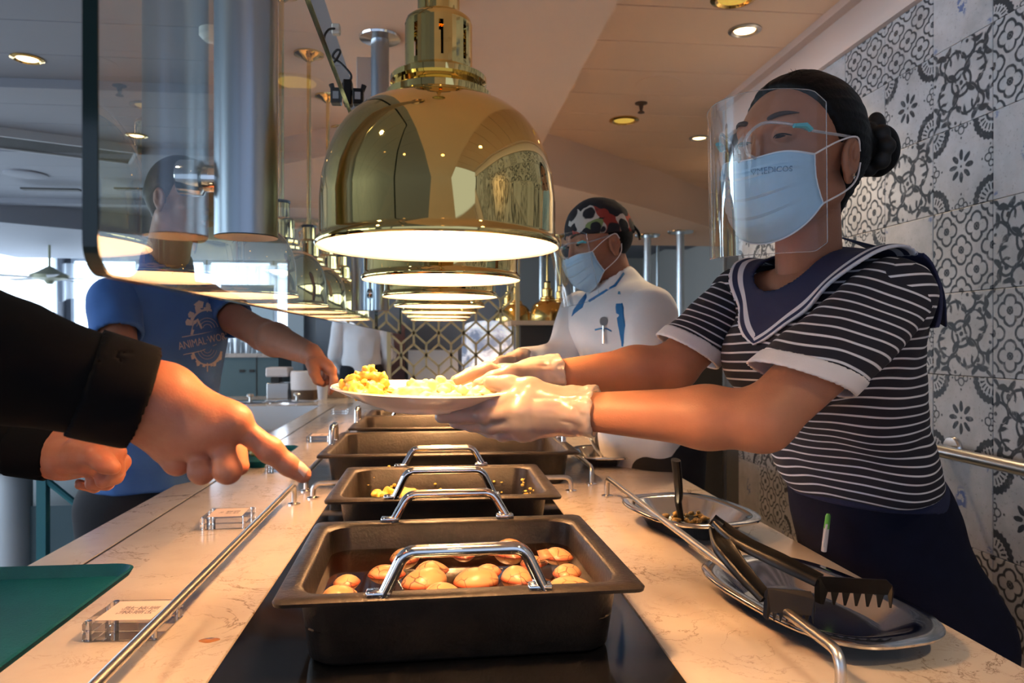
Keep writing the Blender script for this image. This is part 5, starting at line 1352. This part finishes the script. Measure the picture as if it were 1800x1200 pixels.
    def reg(X, Y, Z):
        s_ = (X-NB[0])*Lf[0]+(Y-NB[1])*Lf[1]+(Z-NB[2])*Lf[2]; t_ = (Z-NB[2])-t0
        fwd = (X-NB[0])*Fw[0]+(Y-NB[1])*Fw[1]
        g = np.where(s_ > 0, .150, .112)*np.clip(t_/(-t0+.012), 0, 1.3)**.72
        g = np.where(fwd < -.03, np.where(t_ > -t0-.075, .185, -.05), g)
        return np.abs(s_)-g
    def shell(X, Y, Z): return np.abs(usd(sh2, X, Y, Z)-.001)-.0035
    lo_, hi_ = np.minimum(S1, S2)-.16, np.maximum(S1, S2)+.12
    # build as mesh of the inflated torso cut by the outline
    colb = torso+[Cone(S1, S1+norm(W(1428,648,1.022)-S1)*.05, .052, .054, .03), Cone(S2, S2+norm(W(1222,598,1.292)-S2)*.05, .046, .048, .03)]
    inn_ = inflate(colb, .0135); pr = inflate(colb, .0190)+[Fn(reg, k=.002), Fn(lambda X, Y, Z: -(usd(inn_, X, Y, Z)), k=.002), neckcut, fcut]
    P, Q = sdf_mesh(pr, .0032)
    s_ = (P-NB)@Lf; t_ = P[:,2]-NB[2]-t0; fwd = (P-NB)@Fw; g = np.where(s_ > 0, .150, .112)*np.clip(t_/(-t0+.012), 0, 1.3)**.72
    bd = np.where(fwd < -.03, .05, (g-np.abs(s_)))
    np_mesh('sailor_collar', P, Q, M['collar'], par, {'st': bd})
    # free back flap of the collar
    c0_, c1_, c2_, c3_ = W(1480,418,1.30), W(1598,448,1.09), W(1656,574,1.17), W(1600,540,1.42)
    G = []
    for i in range(13):
        a_ = i/12; row = []
        for j in range(15):
            b_ = j/14; top = c0_*(1-b_)+c1_*b_; bot = c3_*(1-b_)+c2_*b_; q = top*(1-a_)+bot*a_+(-Fw)*.028*math.sin(a_*PI*.9)+V(0,0,.022)*math.sin(a_*PI)*(1 if a_ < .6 else 1)
            row.append(q)
        G.append(row)
    o = MB().grid(G).build('collar_flap', M['navy'], par); solidify(o, .003)
    # skirt / apron -----------------------------------------------------
    wb = W(1508, 850, 1.40)
    sk = [Cone(wb+V(0,0,.03), PE, .112, .122, .03, ax=Lf, sc=1.35), Cone(PE, W(1575,1090,1.45), .122, .160, .03, ax=Lf, sc=1.25), Cone(W(1575,1090,1.45), V(PE[0]+.04,PE[1]+.02,.25), .16, .15, .03, ax=Lf, sc=1.3), Half(wb+V(0,0,.018), V(.05,0,1), .003), Half(V(0,0,.28), V(0,0,-1), .003)]
    P, Q = sdf_mesh(sk, .006); P = wrinkle(P, Q, .004, 7, (1,1,.4)); np_mesh('skirt', P, Q, M['navy_dark'], par)
    bd_ = [Cone(wb+V(0,0,.03), PE, .1145, .1235, .03, ax=Lf, sc=1.35), Half(wb+V(0,0,.022), V(.05,0,1), .002), Half(wb+V(0,0,-.028), V(-.05,0,-1), .002)]
    P, Q = sdf_mesh(bd_, .0045); np_mesh('waistband', P, Q, M['navy'], par)
    for q in (-.09, .09):
        MB().box((PE[0]-.12,PE[1]+q-.045,0),(PE[0]+.10,PE[1]+q+.045,.08), .02).build('shoe', M['black'], par)
    # hair ------------------------------------------------------------------
    pl_n = R[0]*.86-R[2]*.50; pl_c = loc(H,R,s,.047,0,.088)
    hp = [Ell(loc(H,R,s,-.017,0,.036), (.108*s,.0825*s,.0985*s), R, .01), Cone(loc(H,R,s,-.09,.01,.03), loc(H,R,s,-.15,.024,.026), .04, .028, .03), Cone(loc(H,R,s,-.062,0,.0), loc(H,R,s,-.050,0,-.075), .050*s, .030*s, .03, ax=R[1], sc=1.15), Ell(loc(H,R,s,-.012,.084,-.008), (.026,.022,.036), R, .006, 's'), Ell(loc(H,R,s,-.012,-.084,-.008), (.026,.022,.036), R, .006, 's'),
          Half(pl_c, pl_n, .012)]
    P, Q = sdf_mesh(hp, .0026); N = vnormals(P, Q); ang = np.arctan2((P-H)@R[1], (P-H)@R[2])
    P = P+N*(vnoise(np.stack([ang*22, (P-H)@R[0]*12, ang*0], 1))*.0022)[:,None]
    np_mesh('hair', P, Q, M['hair'], par)
    bc = loc(H,R,s,-.166,.026,.026)
    P, Q = sdf_mesh([Ell(bc, (.034,.036,.044), R, .01), Ell(bc+R[2]*.012-R[0]*.006, (.022,.030,.03), R, .004)], .0028); N = vnormals(P, Q)
    P = P+N*(vnoise(P*V(60,60,20))*.004)[:,None]; np_mesh('hair_bun', P, Q, M['hair'], par)
    P, Q = sdf_mesh([Ell(bc+R[2]*.030*math.cos(a)+R[1]*.030*math.sin(a)+R[0]*.022, (.015,.015,.015), R, .006) for a in np.linspace(0, 2*PI, 9)[:-1]]+[Ell(loc(H,R,s,-.168,.026,.066), (.018,.014,.022), R, .01)], .0028)
    np_mesh('scrunchie', P, Q, M['black_matte'], par)
    for k in range(26):   # loose strands at hairline and nape
        a = k/25; 
        if k < 12: p0 = loc(H,R,s,.055-.04*abs(a-.2),.02+a*.06,.115-.02*a); p1 = p0+R[2]*random.uniform(.004,.014)+R[0]*random.uniform(-.01,.014)
        else: p0 = loc(H,R,s,-.052,random.uniform(.0,.04),-.07); p1 = p0+V(0,0,-1)*random.uniform(.01,.03)-R[0]*random.uniform(-.004,.02)
        MB().tube([p0,(p0+p1)/2+R[1]*.003,p1], .0003, 3).build('hair_strand', M['hair'], par) if k % 3 == 0 else None
    for q in (-1, 1): eye(H, R, s, q, par)
    face_mask(H, R, s, par, '♡MEDICOS'); face_shield(H, R, s, par)
    ep = loc(H,R,s,-.004,.0865,-.034); mb = MB()
    for k in range(8):
        a = k*PI/4; r_ = .0050 if k % 2 == 0 else .0022
        mb.v.append(tuple(ep+R[0]*math.cos(a)*r_+R[2]*math.sin(a)*r_)); 
    mb.v.append(tuple(ep+R[1]*.002)); mb.v.append(tuple(ep-R[1]*.001)); mb.f += [(k,(k+1)%8,8) for k in range(8)]+[((k+1)%8,k,9) for k in range(8)]
    mb.build('ear_stud', M['chrome'], par, smooth=False)
    MB().tube([loc(H,R,s,.03,.0,0)]*1+[loc(H,R,s,.031,.0,0)], .001, 4) 
    for o in list(COL.objects):
        if o.parent is root: o.location = (-PE[0], -PE[1], 0)
    # pen in the skirt pocket
    pa = W(1448, 968, 1.345); pb = W(1456, 903, 1.33); t = thing('pen', 'white and green ballpoint pen clipped in the woman\'s skirt pocket', 'pen', pa)
    d = pb-pa; MB().tube([V(0,0,0), d*.62], .0048, 12).build('barrel', M['white_cloth'], t); MB().tube([d*.60, d*.95, d], [.0048,.0045,.003], 12).build('cap', mat('green plastic', (.12,.42,.06), .35), t)
    MB().tube([d*.75+V(-.004,-.006,0), d*.15+V(-.006,-.007,0)], .002, 6).build('clip', M['white_cloth'], t)

def stripe_mat(name, dark, light, duty=.20):
    m = bpy.data.materials.new(name); m.use_nodes = True; nt = m.node_tree; b = nt.nodes['Principled BSDF']; E.nt = nt
    at = nt.nodes.new('ShaderNodeAttribute'); at.attribute_name = 'st'; v = E(at.outputs['Fac'])
    fr_ = E.m('FLOORED_MODULO', v, 1.0); nt.links.new(mix(nt, est(eabs(fr_-.5)-duty/2, .05), dark, light), b.inputs['Base Color'])
    b.inputs['Roughness'].default_value = .9; return m
M['stripes'] = stripe_mat('navy and white striped jersey', (.006,.006,.014), (.60,.60,.64))
m = bpy.data.materials.new('navy collar with white bands'); m.use_nodes = True; nt = m.node_tree; b = nt.nodes['Principled BSDF']; E.nt = nt
at = nt.nodes.new('ShaderNodeAttribute'); at.attribute_name = 'st'; v = E(at.outputs['Fac'])
bands = emax(est(eabs(v-.0042)-.0046, .0012), est(eabs(v-.0245)-.0055, .0012))
nt.links.new(mix(nt, bands, (.012,.016,.055), (.62,.61,.65)), b.inputs['Base Color']); b.inputs['Roughness'].default_value = .85; M['collar'] = m
woman()

# ---------------------------------------------------------------- foreground customer: two arms in black sleeves
def customer():
    root = thing('person', 'customer in a black jacket at the left edge, pointing across the counter', 'person', (-1.02,.72,0))
    w_ = W(272, 704, .70)
    mc = [W(412,743,.695), W(382,756,.69), W(344,770,.695), W(314,782,.705)]
    f = [[W(475,791,.70), W(506,817,.705), W(532,834,.71)], [W(400,826,.685), W(396,822,.715), W(384,795,.725)], [W(354,828,.688), W(352,820,.716), W(345,795,.724)], [W(312,815,.70), W(316,808,.722), W(318,788,.728)]]
    th = [W(330,735,.735), W(380,768,.75), W(408,795,.748), W(421,819,.742)]
    hp = hand_prims(w_, mc, f, th, 1.13, rw=.031, palm_r=.0150, kk=.018)
    hp.append(Cone(W(286,735,.712), W(305,780,.715), .027, .019, .02)); hp.append(Cone(W(300,700,.715), W(370,760,.72), .022, .016, .02))
    el = W(-180, 585, .60); hp.append(Cone(w_, w_+(el-w_)*.2, .031, .034, .02))
    # knuckle bumps and tendons
    for m_, o_ in zip(mc, (-1,-1,-1,-1)): hp.append(Ell(m_+V(0,-.003,.003), (.013,.013,.011), k=.010))
    P, Q = sdf_mesh(hp, .0016); N = vnormals(P, Q); P = P+N*(vnoise(P*160)*.0003)[:,None]
    # left hand, half closed
    w2 = W(108, 798, 1.0)
    mc2 = [W(176,775,.975), W(186,790,1.0), W(182,808,1.02), W(172,822,1.035)]
    f2 = [[W(206,795,.965), W(206,825,.962), W(196,842,.965)], [W(214,812,.985), W(204,838,.97), W(180,848,.965)], [W(205,832,1.0), W(188,850,.985), W(160,852,.972)], [W(190,842,1.02), W(166,856,1.0), W(140,852,.985)]]
    th2 = [W(140,790,.96), W(168,800,.945), W(185,815,.94), W(200,822,.94)]
    hp2 = hand_prims(w2, mc2, f2, th2, 1.0, rw=.030, palm_r=.0145, kk=.014); el2 = W(-260, 740, .95)
    hp2.append(Cone(w2, w2+(el2-w2)*.2, .029, .032, .02)); hp2.append(Cone(W(120,805,.975), W(160,812,.965), .022, .016, .02))
    P2, Q2 = sdf_mesh(hp2, .0020)
    # rest of the figure outside the frame
    sh1, sh2 = V(-1.0,.52,1.42), V(-1.05,.95,1.42); hd = V(-1.0,.74,1.63)
    R = frame(V(.9,.1,-.15)); hd3 = head_prims(hd, R, 1.0, .055)
    P3, Q3 = sdf_mesh(hd3, .006)
    P4, Q4 = sdf_mesh([Cone(V(-1.02,.6,.05), V(-1.03,.65,.9), .06, .09, .02), Cone(V(-1.02,.86,.05), V(-1.03,.8,.9), .06, .09, .02)], .01)
    Pj, Qj = join_meshes([(P,Q),(P2,Q2),(P3,Q3),(P4,Q4)]); np_mesh('body', Pj, Qj, M['skin2'] if False else M['skin_hot'], root)
    # nail
    tip = W(538,828,.700); dd = norm(W(541,838,.71)-W(512,812,.705)); nn = norm(cam_dir(.40,-.62,.62)); sd = norm(np.cross(dd, nn))
    G = [[W(528,829,.7085)+dd*(x*.0062)+sd*(yy*.0052)+nn*(.0084-.0022*yy*yy-.0010*x*x) for yy in np.linspace(-1,1,7)] for x in np.linspace(-1,1.1,7)]
    o = MB().grid(G).build('fingernail', M['nail'], root); solidify(o, .0008)
    # jacket
    def sleeve(wr, el_, sh, r, cuff_px):
        d = norm(el_-wr); c_ = wr+d*cuff_px
        return [Cone(c_+d*.045, el_, r[0], r[1], .02), Cone(el_, sh, r[1], r[2], .03)], c_, d
    s1, c1_, d1 = sleeve(w_, el, sh1, (.047,.060,.085), .012)
    s2, c2_, d2 = sleeve(w2, el2, sh2, (.036,.056,.08), .012)
    body_ = [Cone(V(-1.03,.74,.88), V(-1.03,.74,1.32), .16, .17, .04, ax=V(0,1,0), sc=1.3)]
    hol = [Cone(c1_-d1*.02, c1_+d1*.03, .043, .036, .001, 's'), Cone(c2_-d2*.02, c2_+d2*.03, .032, .028, .001, 's')]
    pr = s1+s2+[Cone(sh1, sh2, .085, .08, .03)]+body_+[Half(c1_+d1*.010, -d1, .001) if False else Ell(c1_, (.001,)*3, k=0)]
    P, Q = sdf_mesh(pr, .0055); near = np.minimum(np.linalg.norm(P-c1_, axis=1), np.linalg.norm(P-c2_, axis=1))
    P0_ = P; P = P+(wrinkle(P, Q, .008, 7, (1.8,1,1))-P)*np.clip((near-.05)/.08, 0, 1)[:,None]; np_mesh('jacket', P, Q, M['jacket'], root)
    for c_, d_, r_ in ((c1_, d1, .050), (c2_, d2, .0385)):
        P, Q = sdf_mesh([Cone(c_-d_*.004, c_+d_*.055, r_, r_+.001, 0), Cone(c_-d_*.03, c_+d_*.10, r_-.006, r_-.004, 0, 's'), Half(c_-d_*.002, -d_, .001), Half(c_+d_*.05, d_, .001)], .0034)
        np_mesh('sleeve_cuff', wrinkle(P, Q, .0006, 8), Q, M['jacket'], root)
    P, Q = sdf_mesh([Cone(V(-1.02,.6,.12), V(-1.03,.66,.9), .08, .12, .02), Cone(V(-1.02,.88,.12), V(-1.03,.82,.9), .08, .12, .02)], .012); np_mesh('trousers', P, Q, M['trousers'], root)
    hp = [Ell(hd+V(-.02,0,.04), (.098,.082,.092), R, .01), Half(hd+V(.03,0,.08), V(.8,0,-.6), .01)]
    P, Q = sdf_mesh(hp, .006); np_mesh('hair', P, Q, M['hair'], root)
    for q in (.6, .88): MB().box((-1.10,q-.05,0),(-.84,q+.05,.09), .02).build('shoe', M['black'], root)
    for o in list(COL.objects):
        if o.parent is root: o.location = (1.02, -.72, 0)
M['skin_hot'] = mat('ruddy skin', (.50,.20,.11), .42, spec=.4, sss=.12, var=.14, vscale=38, bump=.12, bscale=380, col2=(.46,.145,.08))
customer()

def dressed(label, H, F_, hs, NB, S1, S2, arms_, CH, WA, PE, coat, coat_r, hair=True, legs=M['trousers'], fb=.105, lat=1.5, vox=.006, shortsleeve=None, headvox=.004, neck=.05, skin=M['skin2'], hem=None):
    R = frame(F_); Lf = norm(S1-S2)
    root = thing('person', label, 'person', (PE[0],PE[1],0)); ground = V(PE[0],PE[1],0)
    body = []
    body.append(sdf_mesh(head_prims(H, R, hs, neck, NB), headvox))
    torso = [Cone(CH, WA, fb, fb*.92, .03, ax=Lf, sc=lat), Cone(WA, PE, fb*.92, fb, .03, ax=Lf, sc=lat), Cone(S1, S2, .052, .052, .05), Cone(CH, NB, .085, .055, .04)]
    ap = []
    for S_, E_, W_, hh in arms_:
        ap += arm_prims(S_, E_, W_, (.052,.044,.047,.030))
        if hh is not None:
            body.append(sdf_mesh(hh, .0035))
    body.append(sdf_mesh(ap, .006))
    fx = [PE+Lf*.09, PE-Lf*.09]
    body.append(sdf_mesh(torso+[Cone(q, V(q[0],q[1],.08), .09, .05, .03) for q in fx], .014))
    P, Q = join_meshes(body); np_mesh('body', P, Q, skin, root)
    sh = inflate(torso, .014)+([Half(hem, V(0,0,-1), .004)] if hem is not None else [])+[Cone(NB+V(0,0,-.02), H, .055, .06, .006, 's')]
    P, Q = sdf_mesh(sh, vox); P = wrinkle(P, Q, .011, 8, (1,1,.7)); shirt = np_mesh(coat_r[0], P, Q, coat, root); PQ = (P, Q)
    for S_, E_, W_, hh in arms_:
        if shortsleeve:
            c_ = S_+(E_-S_)*shortsleeve; d = norm(E_-S_); pr = [Cone(S_, c_, .068, .066, .02), Cone(c_-d*.05, c_+d*.04, .052, .064, .002, 's'), Half(c_, d, .002)]
        else:
            c_ = E_+(W_-E_)*.86; d = norm(W_-E_); pr = [Cone(S_, E_, .072, .060, .03), Cone(E_, c_, .060, .046, .03), Cone(c_-d*.02, c_+d*.04, .034, .043, .002, 's'), Half(c_, d, .002)]
        P, Q = sdf_mesh(pr, vox*.8); P = wrinkle(P, Q, .007, 10); np_mesh('sleeve', P, Q, coat, root)
    P, Q = sdf_mesh([Cone(q+V(0,0,.04), V(q[0],q[1],.10), fb*1.02, .075, .04) for q in fx]+[Cone(PE+(WA-PE)*.75, PE, fb*.94+.006, fb+.006, .03, ax=Lf, sc=lat)], .010); np_mesh('trousers', P, Q, legs, root)
    for q in fx: MB().box((q[0]-.06,q[1]-.06,0),(q[0]+.06,q[1]+.06,.09), .02).build('shoe', M['black'], root)
    if hair:
        hp = [Ell(loc(H,R,hs,-.014,0,.036), (.099*hs,.080*hs,.093*hs), R, .01), Cone(loc(H,R,hs,-.055,0,.0), loc(H,R,hs,-.052,0,-.045), .052*hs, .035*hs, .03, ax=R[1], sc=1.15), Ell(loc(H,R,hs,-.012,.086,-.008), (.028,.022,.036), R, .006, 's'), Ell(loc(H,R,hs,-.012,-.086,-.008), (.028,.022,.036), R, .006, 's'), Half(loc(H,R,hs,.06,0,.088), R[0]*.86-R[2]*.50, .012)]
        P, Q = sdf_mesh(hp, .004); np_mesh('hair', P, Q, M['hair'], root)
    return root, R, PQ
def fix(root):
    l = root.location
    for o in list(COL.objects):
        if o.parent is root: o.location = (-l[0], -l[1], 0)

# ---------------------------------------------------------------- the cook
def cook():
    H = W(1053, 432, 2.2); Fd = cam_dir(-.90,-.34,-.34)
    S1, S2 = W(1142,548,2.06), W(1022,552,2.36); wr2 = W(902,641,2.12)
    m_ = [W(884,640,2.1), W(884,646,2.11), W(886,652,2.12), W(890,657,2.13)]
    ff = [[a+V(-.035,-.01,-.008), a+V(-.055,-.02,-.02), a+V(-.07,-.02,-.03)] for a in m_]
    hh = hand_prims(wr2, m_, ff, [W(895,636,2.08), W(880,636,2.06), W(868,642,2.05)], 1.0)
    arms_ = [(S1, W(1128,668,2.02), W(1040,720,1.98), None), (S2, W(990,636,2.28), wr2, hh)]
    NB = W(1086, 505, 2.2)
    root, R, PQ = dressed('cook in white jacket with blue panels, patterned cap, mask and visor', H, Fd, .98, NB, S1, S2, arms_, W(1095,575,2.2), W(1120,690,2.32), W(1140,800,2.45), M['white_coat'], ('chef_jacket',), hair=False, fb=.125, lat=1.35)
    hs = .98
    g = MB()
    P, Q = sdf_mesh(inflate(hh, .003)+[Cone(wr2, wr2+V(.03,.02,.01), .034, .04, .01)], .004); np_mesh('glove', wrinkle(P, Q, .004, 40), Q, M['glove'], root)
    # cap with food print
    cap = bpy.data.materials.new('cap with vegetable print'); cap.use_nodes = True; nt = cap.node_tree; b = nt.nodes['Principled BSDF']; E.nt = nt
    vo = nt.nodes.new('ShaderNodeTexVoronoi'); vo.inputs['Scale'].default_value = 21; tc_ = tcoord(nt)
    nz = nt.nodes.new('ShaderNodeTexNoise'); nz.inputs['Scale'].default_value = 20; nt.links.new(tc_, nz.inputs['Vector'])
    va = nt.nodes.new('ShaderNodeVectorMath'); va.operation = 'MULTIPLY_ADD'; nt.links.new(nz.outputs['Color'], va.inputs[0]); va.inputs[1].default_value = (.03,)*3; nt.links.new(tc_, va.inputs[2]); nt.links.new(va.outputs[0], vo.inputs['Vector'])
    rp = nt.nodes.new('ShaderNodeValToRGB'); rp.color_ramp.interpolation = 'CONSTANT'; els = rp.color_ramp.elements
    for i, (p_, c_) in enumerate([(0,(.008,.008,.012)),(.30,(.45,.42,.38)),(.44,(.35,.05,.03)),(.56,(.008,.008,.012)),(.68,(.16,.22,.08)),(.78,(.5,.45,.40)),(.88,(.25,.03,.02))]):
        e_ = els[i] if i < 2 else els.new(p_); e_.position = p_; e_.color = (*c_, 1)
    sp = nt.nodes.new('ShaderNodeSeparateColor'); nt.links.new(vo.outputs['Color'], sp.inputs[0]); nt.links.new(sp.outputs[0], rp.inputs[0])
    dist = E(vo.outputs['Distance']); nt.links.new(mix(nt, est(.50-dist, .06), (.008,.008,.012), rp.outputs[0]), b.inputs['Base Color']); b.inputs['Roughness'].default_value = .9
    hp = [Ell(loc(H,R,hs,-.014,0,.045), (.104,.088,.098), R, .01), Cone(loc(H,R,hs,-.05,0,.02), loc(H,R,hs,-.07,0,.005), .06, .05, .03), Half(loc(H,R,hs,0,0,.0)*V(1,1,0)+V(0,0,W(1000,414,2.2)[2]), V(0,0,-1)-R[0]*.10, .006)]
    P, Q = sdf_mesh(hp, .0035); np_mesh('patterned_cap', wrinkle(P, Q, .004, 22), Q, cap, root)
    MB().tube(crom([loc(H,R,hs,-.115,.03,.03), loc(H,R,hs,-.125,.035,.0), loc(H,R,hs,-.12,.04,-.02)],4), .009, 8, flat=.4).build('cap_tie', cap, root)
    hr_ = [Ell(loc(H,R,hs,-.02,0,.015), (.094,.079,.075), R, .01), Ell(loc(H,R,hs,-.012,.086,-.008), (.028,.022,.036), R, .006, 's'), Half(loc(H,R,hs,-.0,0,0), R[0], .01), Half(loc(H,R,hs,0,0,-.055), -R[2], .01)]
    P, Q = sdf_mesh(hr_, .004); np_mesh('hair', P, Q, M['hair'], root)
    for q in (-1, 1): eye(H, R, hs, q, root)
    face_mask(H, R, hs, root, None); face_shield(H, R, hs, root, cf=.03, Rr=.12, tilt=.02, top=.06)
    # blue raglan panel and collar piping painted on as cloth strips that follow the jacket
    bv = bvh_of(*PQ); vd = cam_dir(-.25,-1,0)
    def strip(pxs, name, Z0=2.2, lift=.0015, m_=M['blue_trim']):
        L_, R_ = pxs; G = []
        for (a, b_) in zip(L_, R_):
            row = []
            for k in range(5):
                f_ = k/4; px, py = a[0]*(1-f_)+b_[0]*f_, a[1]*(1-f_)+b_[1]*f_; d_ = norm(W(px,py,1.0)-V(0,0,CAMZ))
                h = bv.ray_cast(Vector((0,0,CAMZ))+Vector(d_)*1.2, Vector(d_)); 
                row.append(np.array(h[0])-d_*lift if h[0] is not None else W(px,py,Z0))
            G.append(row)
        o = MB().grid(G).build(name, m_, root); solidify(o, .002)
    strip(([(1087,512),(1082,540),(1086,570),(1092,600),(1095,640)],[(1090,512),(1096,540),(1098,565),(1104,600),(1106,640)]), 'blue_panel')
    strip(([(1030,515),(1018,530),(1008,545)],[(1031,522),(1024,540),(1005,556)]), 'blue_panel')
    strip(([(1096,478),(1080,500),(1058,513),(1034,528)],[(1098,481),(1082,503),(1060,516),(1036,531)]), 'collar_piping')
    strip(([(1046,578),(1056,576),(1066,576),(1074,580)],[(1046,581),(1056,578.5),(1066,578.5),(1075,583)]), 'pocket_piping')
    fix(root)
    q = W(1060, 578, 2.0); 
    h = bv.ray_cast(Vector((0,0,CAMZ))+Vector(norm(W(1060,572,1)-V(0,0,CAMZ)))*1.2, Vector(norm(W(1060,572,1)-V(0,0,CAMZ))))
    q = np.array(h[0])-V(0,.012,0) if h[0] is not None else q
    t = thing('thermometer', 'small steel probe thermometer clipped in the cook\'s breast pocket', 'thermometer', q)
    MB().lathe([(.001,.0),(.012,.0),(.013,.004),(.012,.008),(.001,.009)], 20, (0,0,.012), 'y').build('dial', M['steel'], t); MB().tube([(0,.004,.0),(0,.006,-.05)], .003, 8).build('probe', M['chrome'], t); MB().tube([(.006,.002,.01),(.018,.002,-.002),(.006,.002,-.012)], .0015, 6).build('clip', M['chrome'], t)
cook()

# ---------------------------------------------------------------- man in the blue T-shirt
def blue_man():
    H = W(322, 354, 2.12); Fd = cam_dir(.93,-.30,-.12); hs = 1.02
    Sn, Sf = W(200,528,2.08), W(364,535,2.40); wr = W(545,622,1.98)
    el = W(462,588,2.18)
    mcp = [W(584,652,1.93), W(578,645,1.955), W(570,640,1.98), W(562,638,2.0)]
    ff = [[W(586,682,1.93), W(583,700,1.935), W(581,712,1.94)] if False else [W(587,668,1.925), W(583,682,1.93), W(580,690,1.935)], [W(578,668,1.95), W(568,674,1.95), W(560,668,1.955)], [W(570,664,1.975), W(558,668,1.97), W(552,660,1.97)], [W(560,660,2.0), W(550,660,1.99), W(546,652,1.985)]]
    th = [W(548,640,1.94), W(552,654,1.92), W(558,668,1.925), W(564,673,1.93)]
    hh = hand_prims(wr, mcp, ff, th, 1.0, rw=.030, palm_r=.014)
    er = W(215,660,1.95); arms_ = [(Sf, el, wr, hh), (Sn, er, W(300,740,1.85), None)]
    NB = W(292, 462, 2.18); CH = W(292,590,2.26); WA = W(268,760,2.3); PE = W(262,905,2.42)
    root, R, PQ = dressed('man in a blue T-shirt with a pale round print, reaching towards the plate', H, Fd, hs, NB, Sn, Sf, arms_, CH, WA, PE, M['blue_tee'], ('t_shirt',), fb=.145, lat=1.22, shortsleeve=.5, hem=W(262,856,2.3), neck=.056, vox=.006)
    # print on the chest
    bv = bvh_of(*PQ); vd = norm(W(360,590,1)-V(0,0,CAMZ)); out = -vd; rt = norm(np.cross(out*-1, V(0,0,1))); rt = rt if rt[0] > 0 else -rt; up = norm(np.cross(rt, vd)); up = up if up[2] > 0 else -up
    C0 = W(364, 592, 2.2); k_ = 2.2/F
    def put(o): 
        project(o, C0, rt, up, out, bv, .0015)
    def flat(polys, name='shirt_print'):
        mb = MB()
        for poly in polys: mb.add([((x)*k_, (y)*k_, 0) for x, y in poly], [tuple(range(len(poly)))])
        o = mb.build(name, M['print'], root, smooth=False); put(o)
    def arcband(cx, cy, rx, ry, w_, a0, a1, n=18, jag=0):
        out_ = []
        for i in range(n):
            t0, t1 = a0+(a1-a0)*i/n, a0+(a1-a0)*(i+1)/n; j0 = 1+jag*math.sin(i*2.3); 
            out_.append([(cx+rx*math.cos(t0), cy+ry*math.sin(t0)), (cx+rx*math.cos(t1), cy+ry*math.sin(t1)), (cx+(rx+w_)*math.cos(t1)*j0, cy+(ry+w_)*math.sin(t1)*j0), (cx+(rx+w_)*math.cos(t0)*j0, cy+(ry+w_)*math.sin(t0)*j0)])
        return out_
    polys = arcband(0,18,24,28,5,.15,PI-.05,18,.05)+arcband(0,-20,22,28,4,PI+.25,2*PI-.2,16,.06)
    for r in (7,12,17): polys += arcband(0,14,r,r*1.1,.8,.2,PI-.2,12)+arcband(0,-20,r*.9,r*1.1,.7,PI+.2,2*PI-.2,10)
    for a in (.35,.8,1.5,2.1,2.6,3.0): # little trees and animals round the ring
        x, y = 30*math.cos(a), 18+35*math.sin(a); polys.append([(x-4,y-3),(x+3,y-3),(x+5,y+5),(x-2,y+8),(x-5,y+3)])
    for a in (3.6,4.1,5.2,5.7): x, y = 26*math.cos(a), -20+32*math.sin(a); polys.append([(x-2,y-5),(x+2,y-4),(x+3,y+4),(x-3,y+3)])
    polys.append([(-27,4),(-23,4),(-16,30),(-22,28)]); polys.append([(-8,16),(-10,13),(-18,30),(-15,32)]); polys.append([(-.8,44),(.8,44),(1.5,62),(-2,60)]); polys.append([(-18,52),(-8,50),(-6,62),(-14,64),(-22,56)]); polys.append([(-1,-46),(1,-46),(.8,-62),(-.8,-62)])
    for sx in (-36,): 
        polys.append([(-40,-1),(-10,5),(-10,6.3),(-40,.4)]); polys.append([(-10,5),(8,10),(36,17),(36,18.3),(8,11.3),(-10,6.3)]); polys.append([(-38,-31),(-10,-25),(-10,-23.7),(-38,-29.6)]); polys.append([(-10,-25),(14,-14),(36,-10),(36,-8.7),(14,-12.7),(-10,-23.7)])
    flat(polys)
    tx = text_mesh('ANIMAL·WORLD', 15*k_, M['print'], 'lettering', root)
    a = math.radians(13)
    for v in tx.data.vertices:
        x, y = v.co.x*.82, v.co.y*1.25; v.co.x, v.co.y = x*math.cos(a)-y*math.sin(a)-0*k_, x*math.sin(a)+y*math.cos(a)-6*k_
    put(tx)
    fix(root)
blue_man()

# far guest in a white shirt, seen from behind
q = W(636, 640, 6.6)
S1, S2 = V(q[0]-.19,q[1],1.47), V(q[0]+.19,q[1],1.47)
r_, _, _ = dressed('distant guest in a loose white shirt seen from behind, beyond the man\'s hand', V(q[0],q[1]+.02,1.70), V(.1,1,0), 1.0, V(q[0],q[1],1.47), S1, S2, [(S1, S1+V(-.05,.02,-.27), S1+V(.02,.20,-.46), None), (S2, S2+V(.05,.02,-.27), S2+V(-.02,.20,-.46), None)], V(q[0],q[1],1.36), V(q[0],q[1],1.15), V(q[0],q[1],1.0), M['white_coat'], ('shirt',), vox=.010, headvox=.006)
fix(r_)
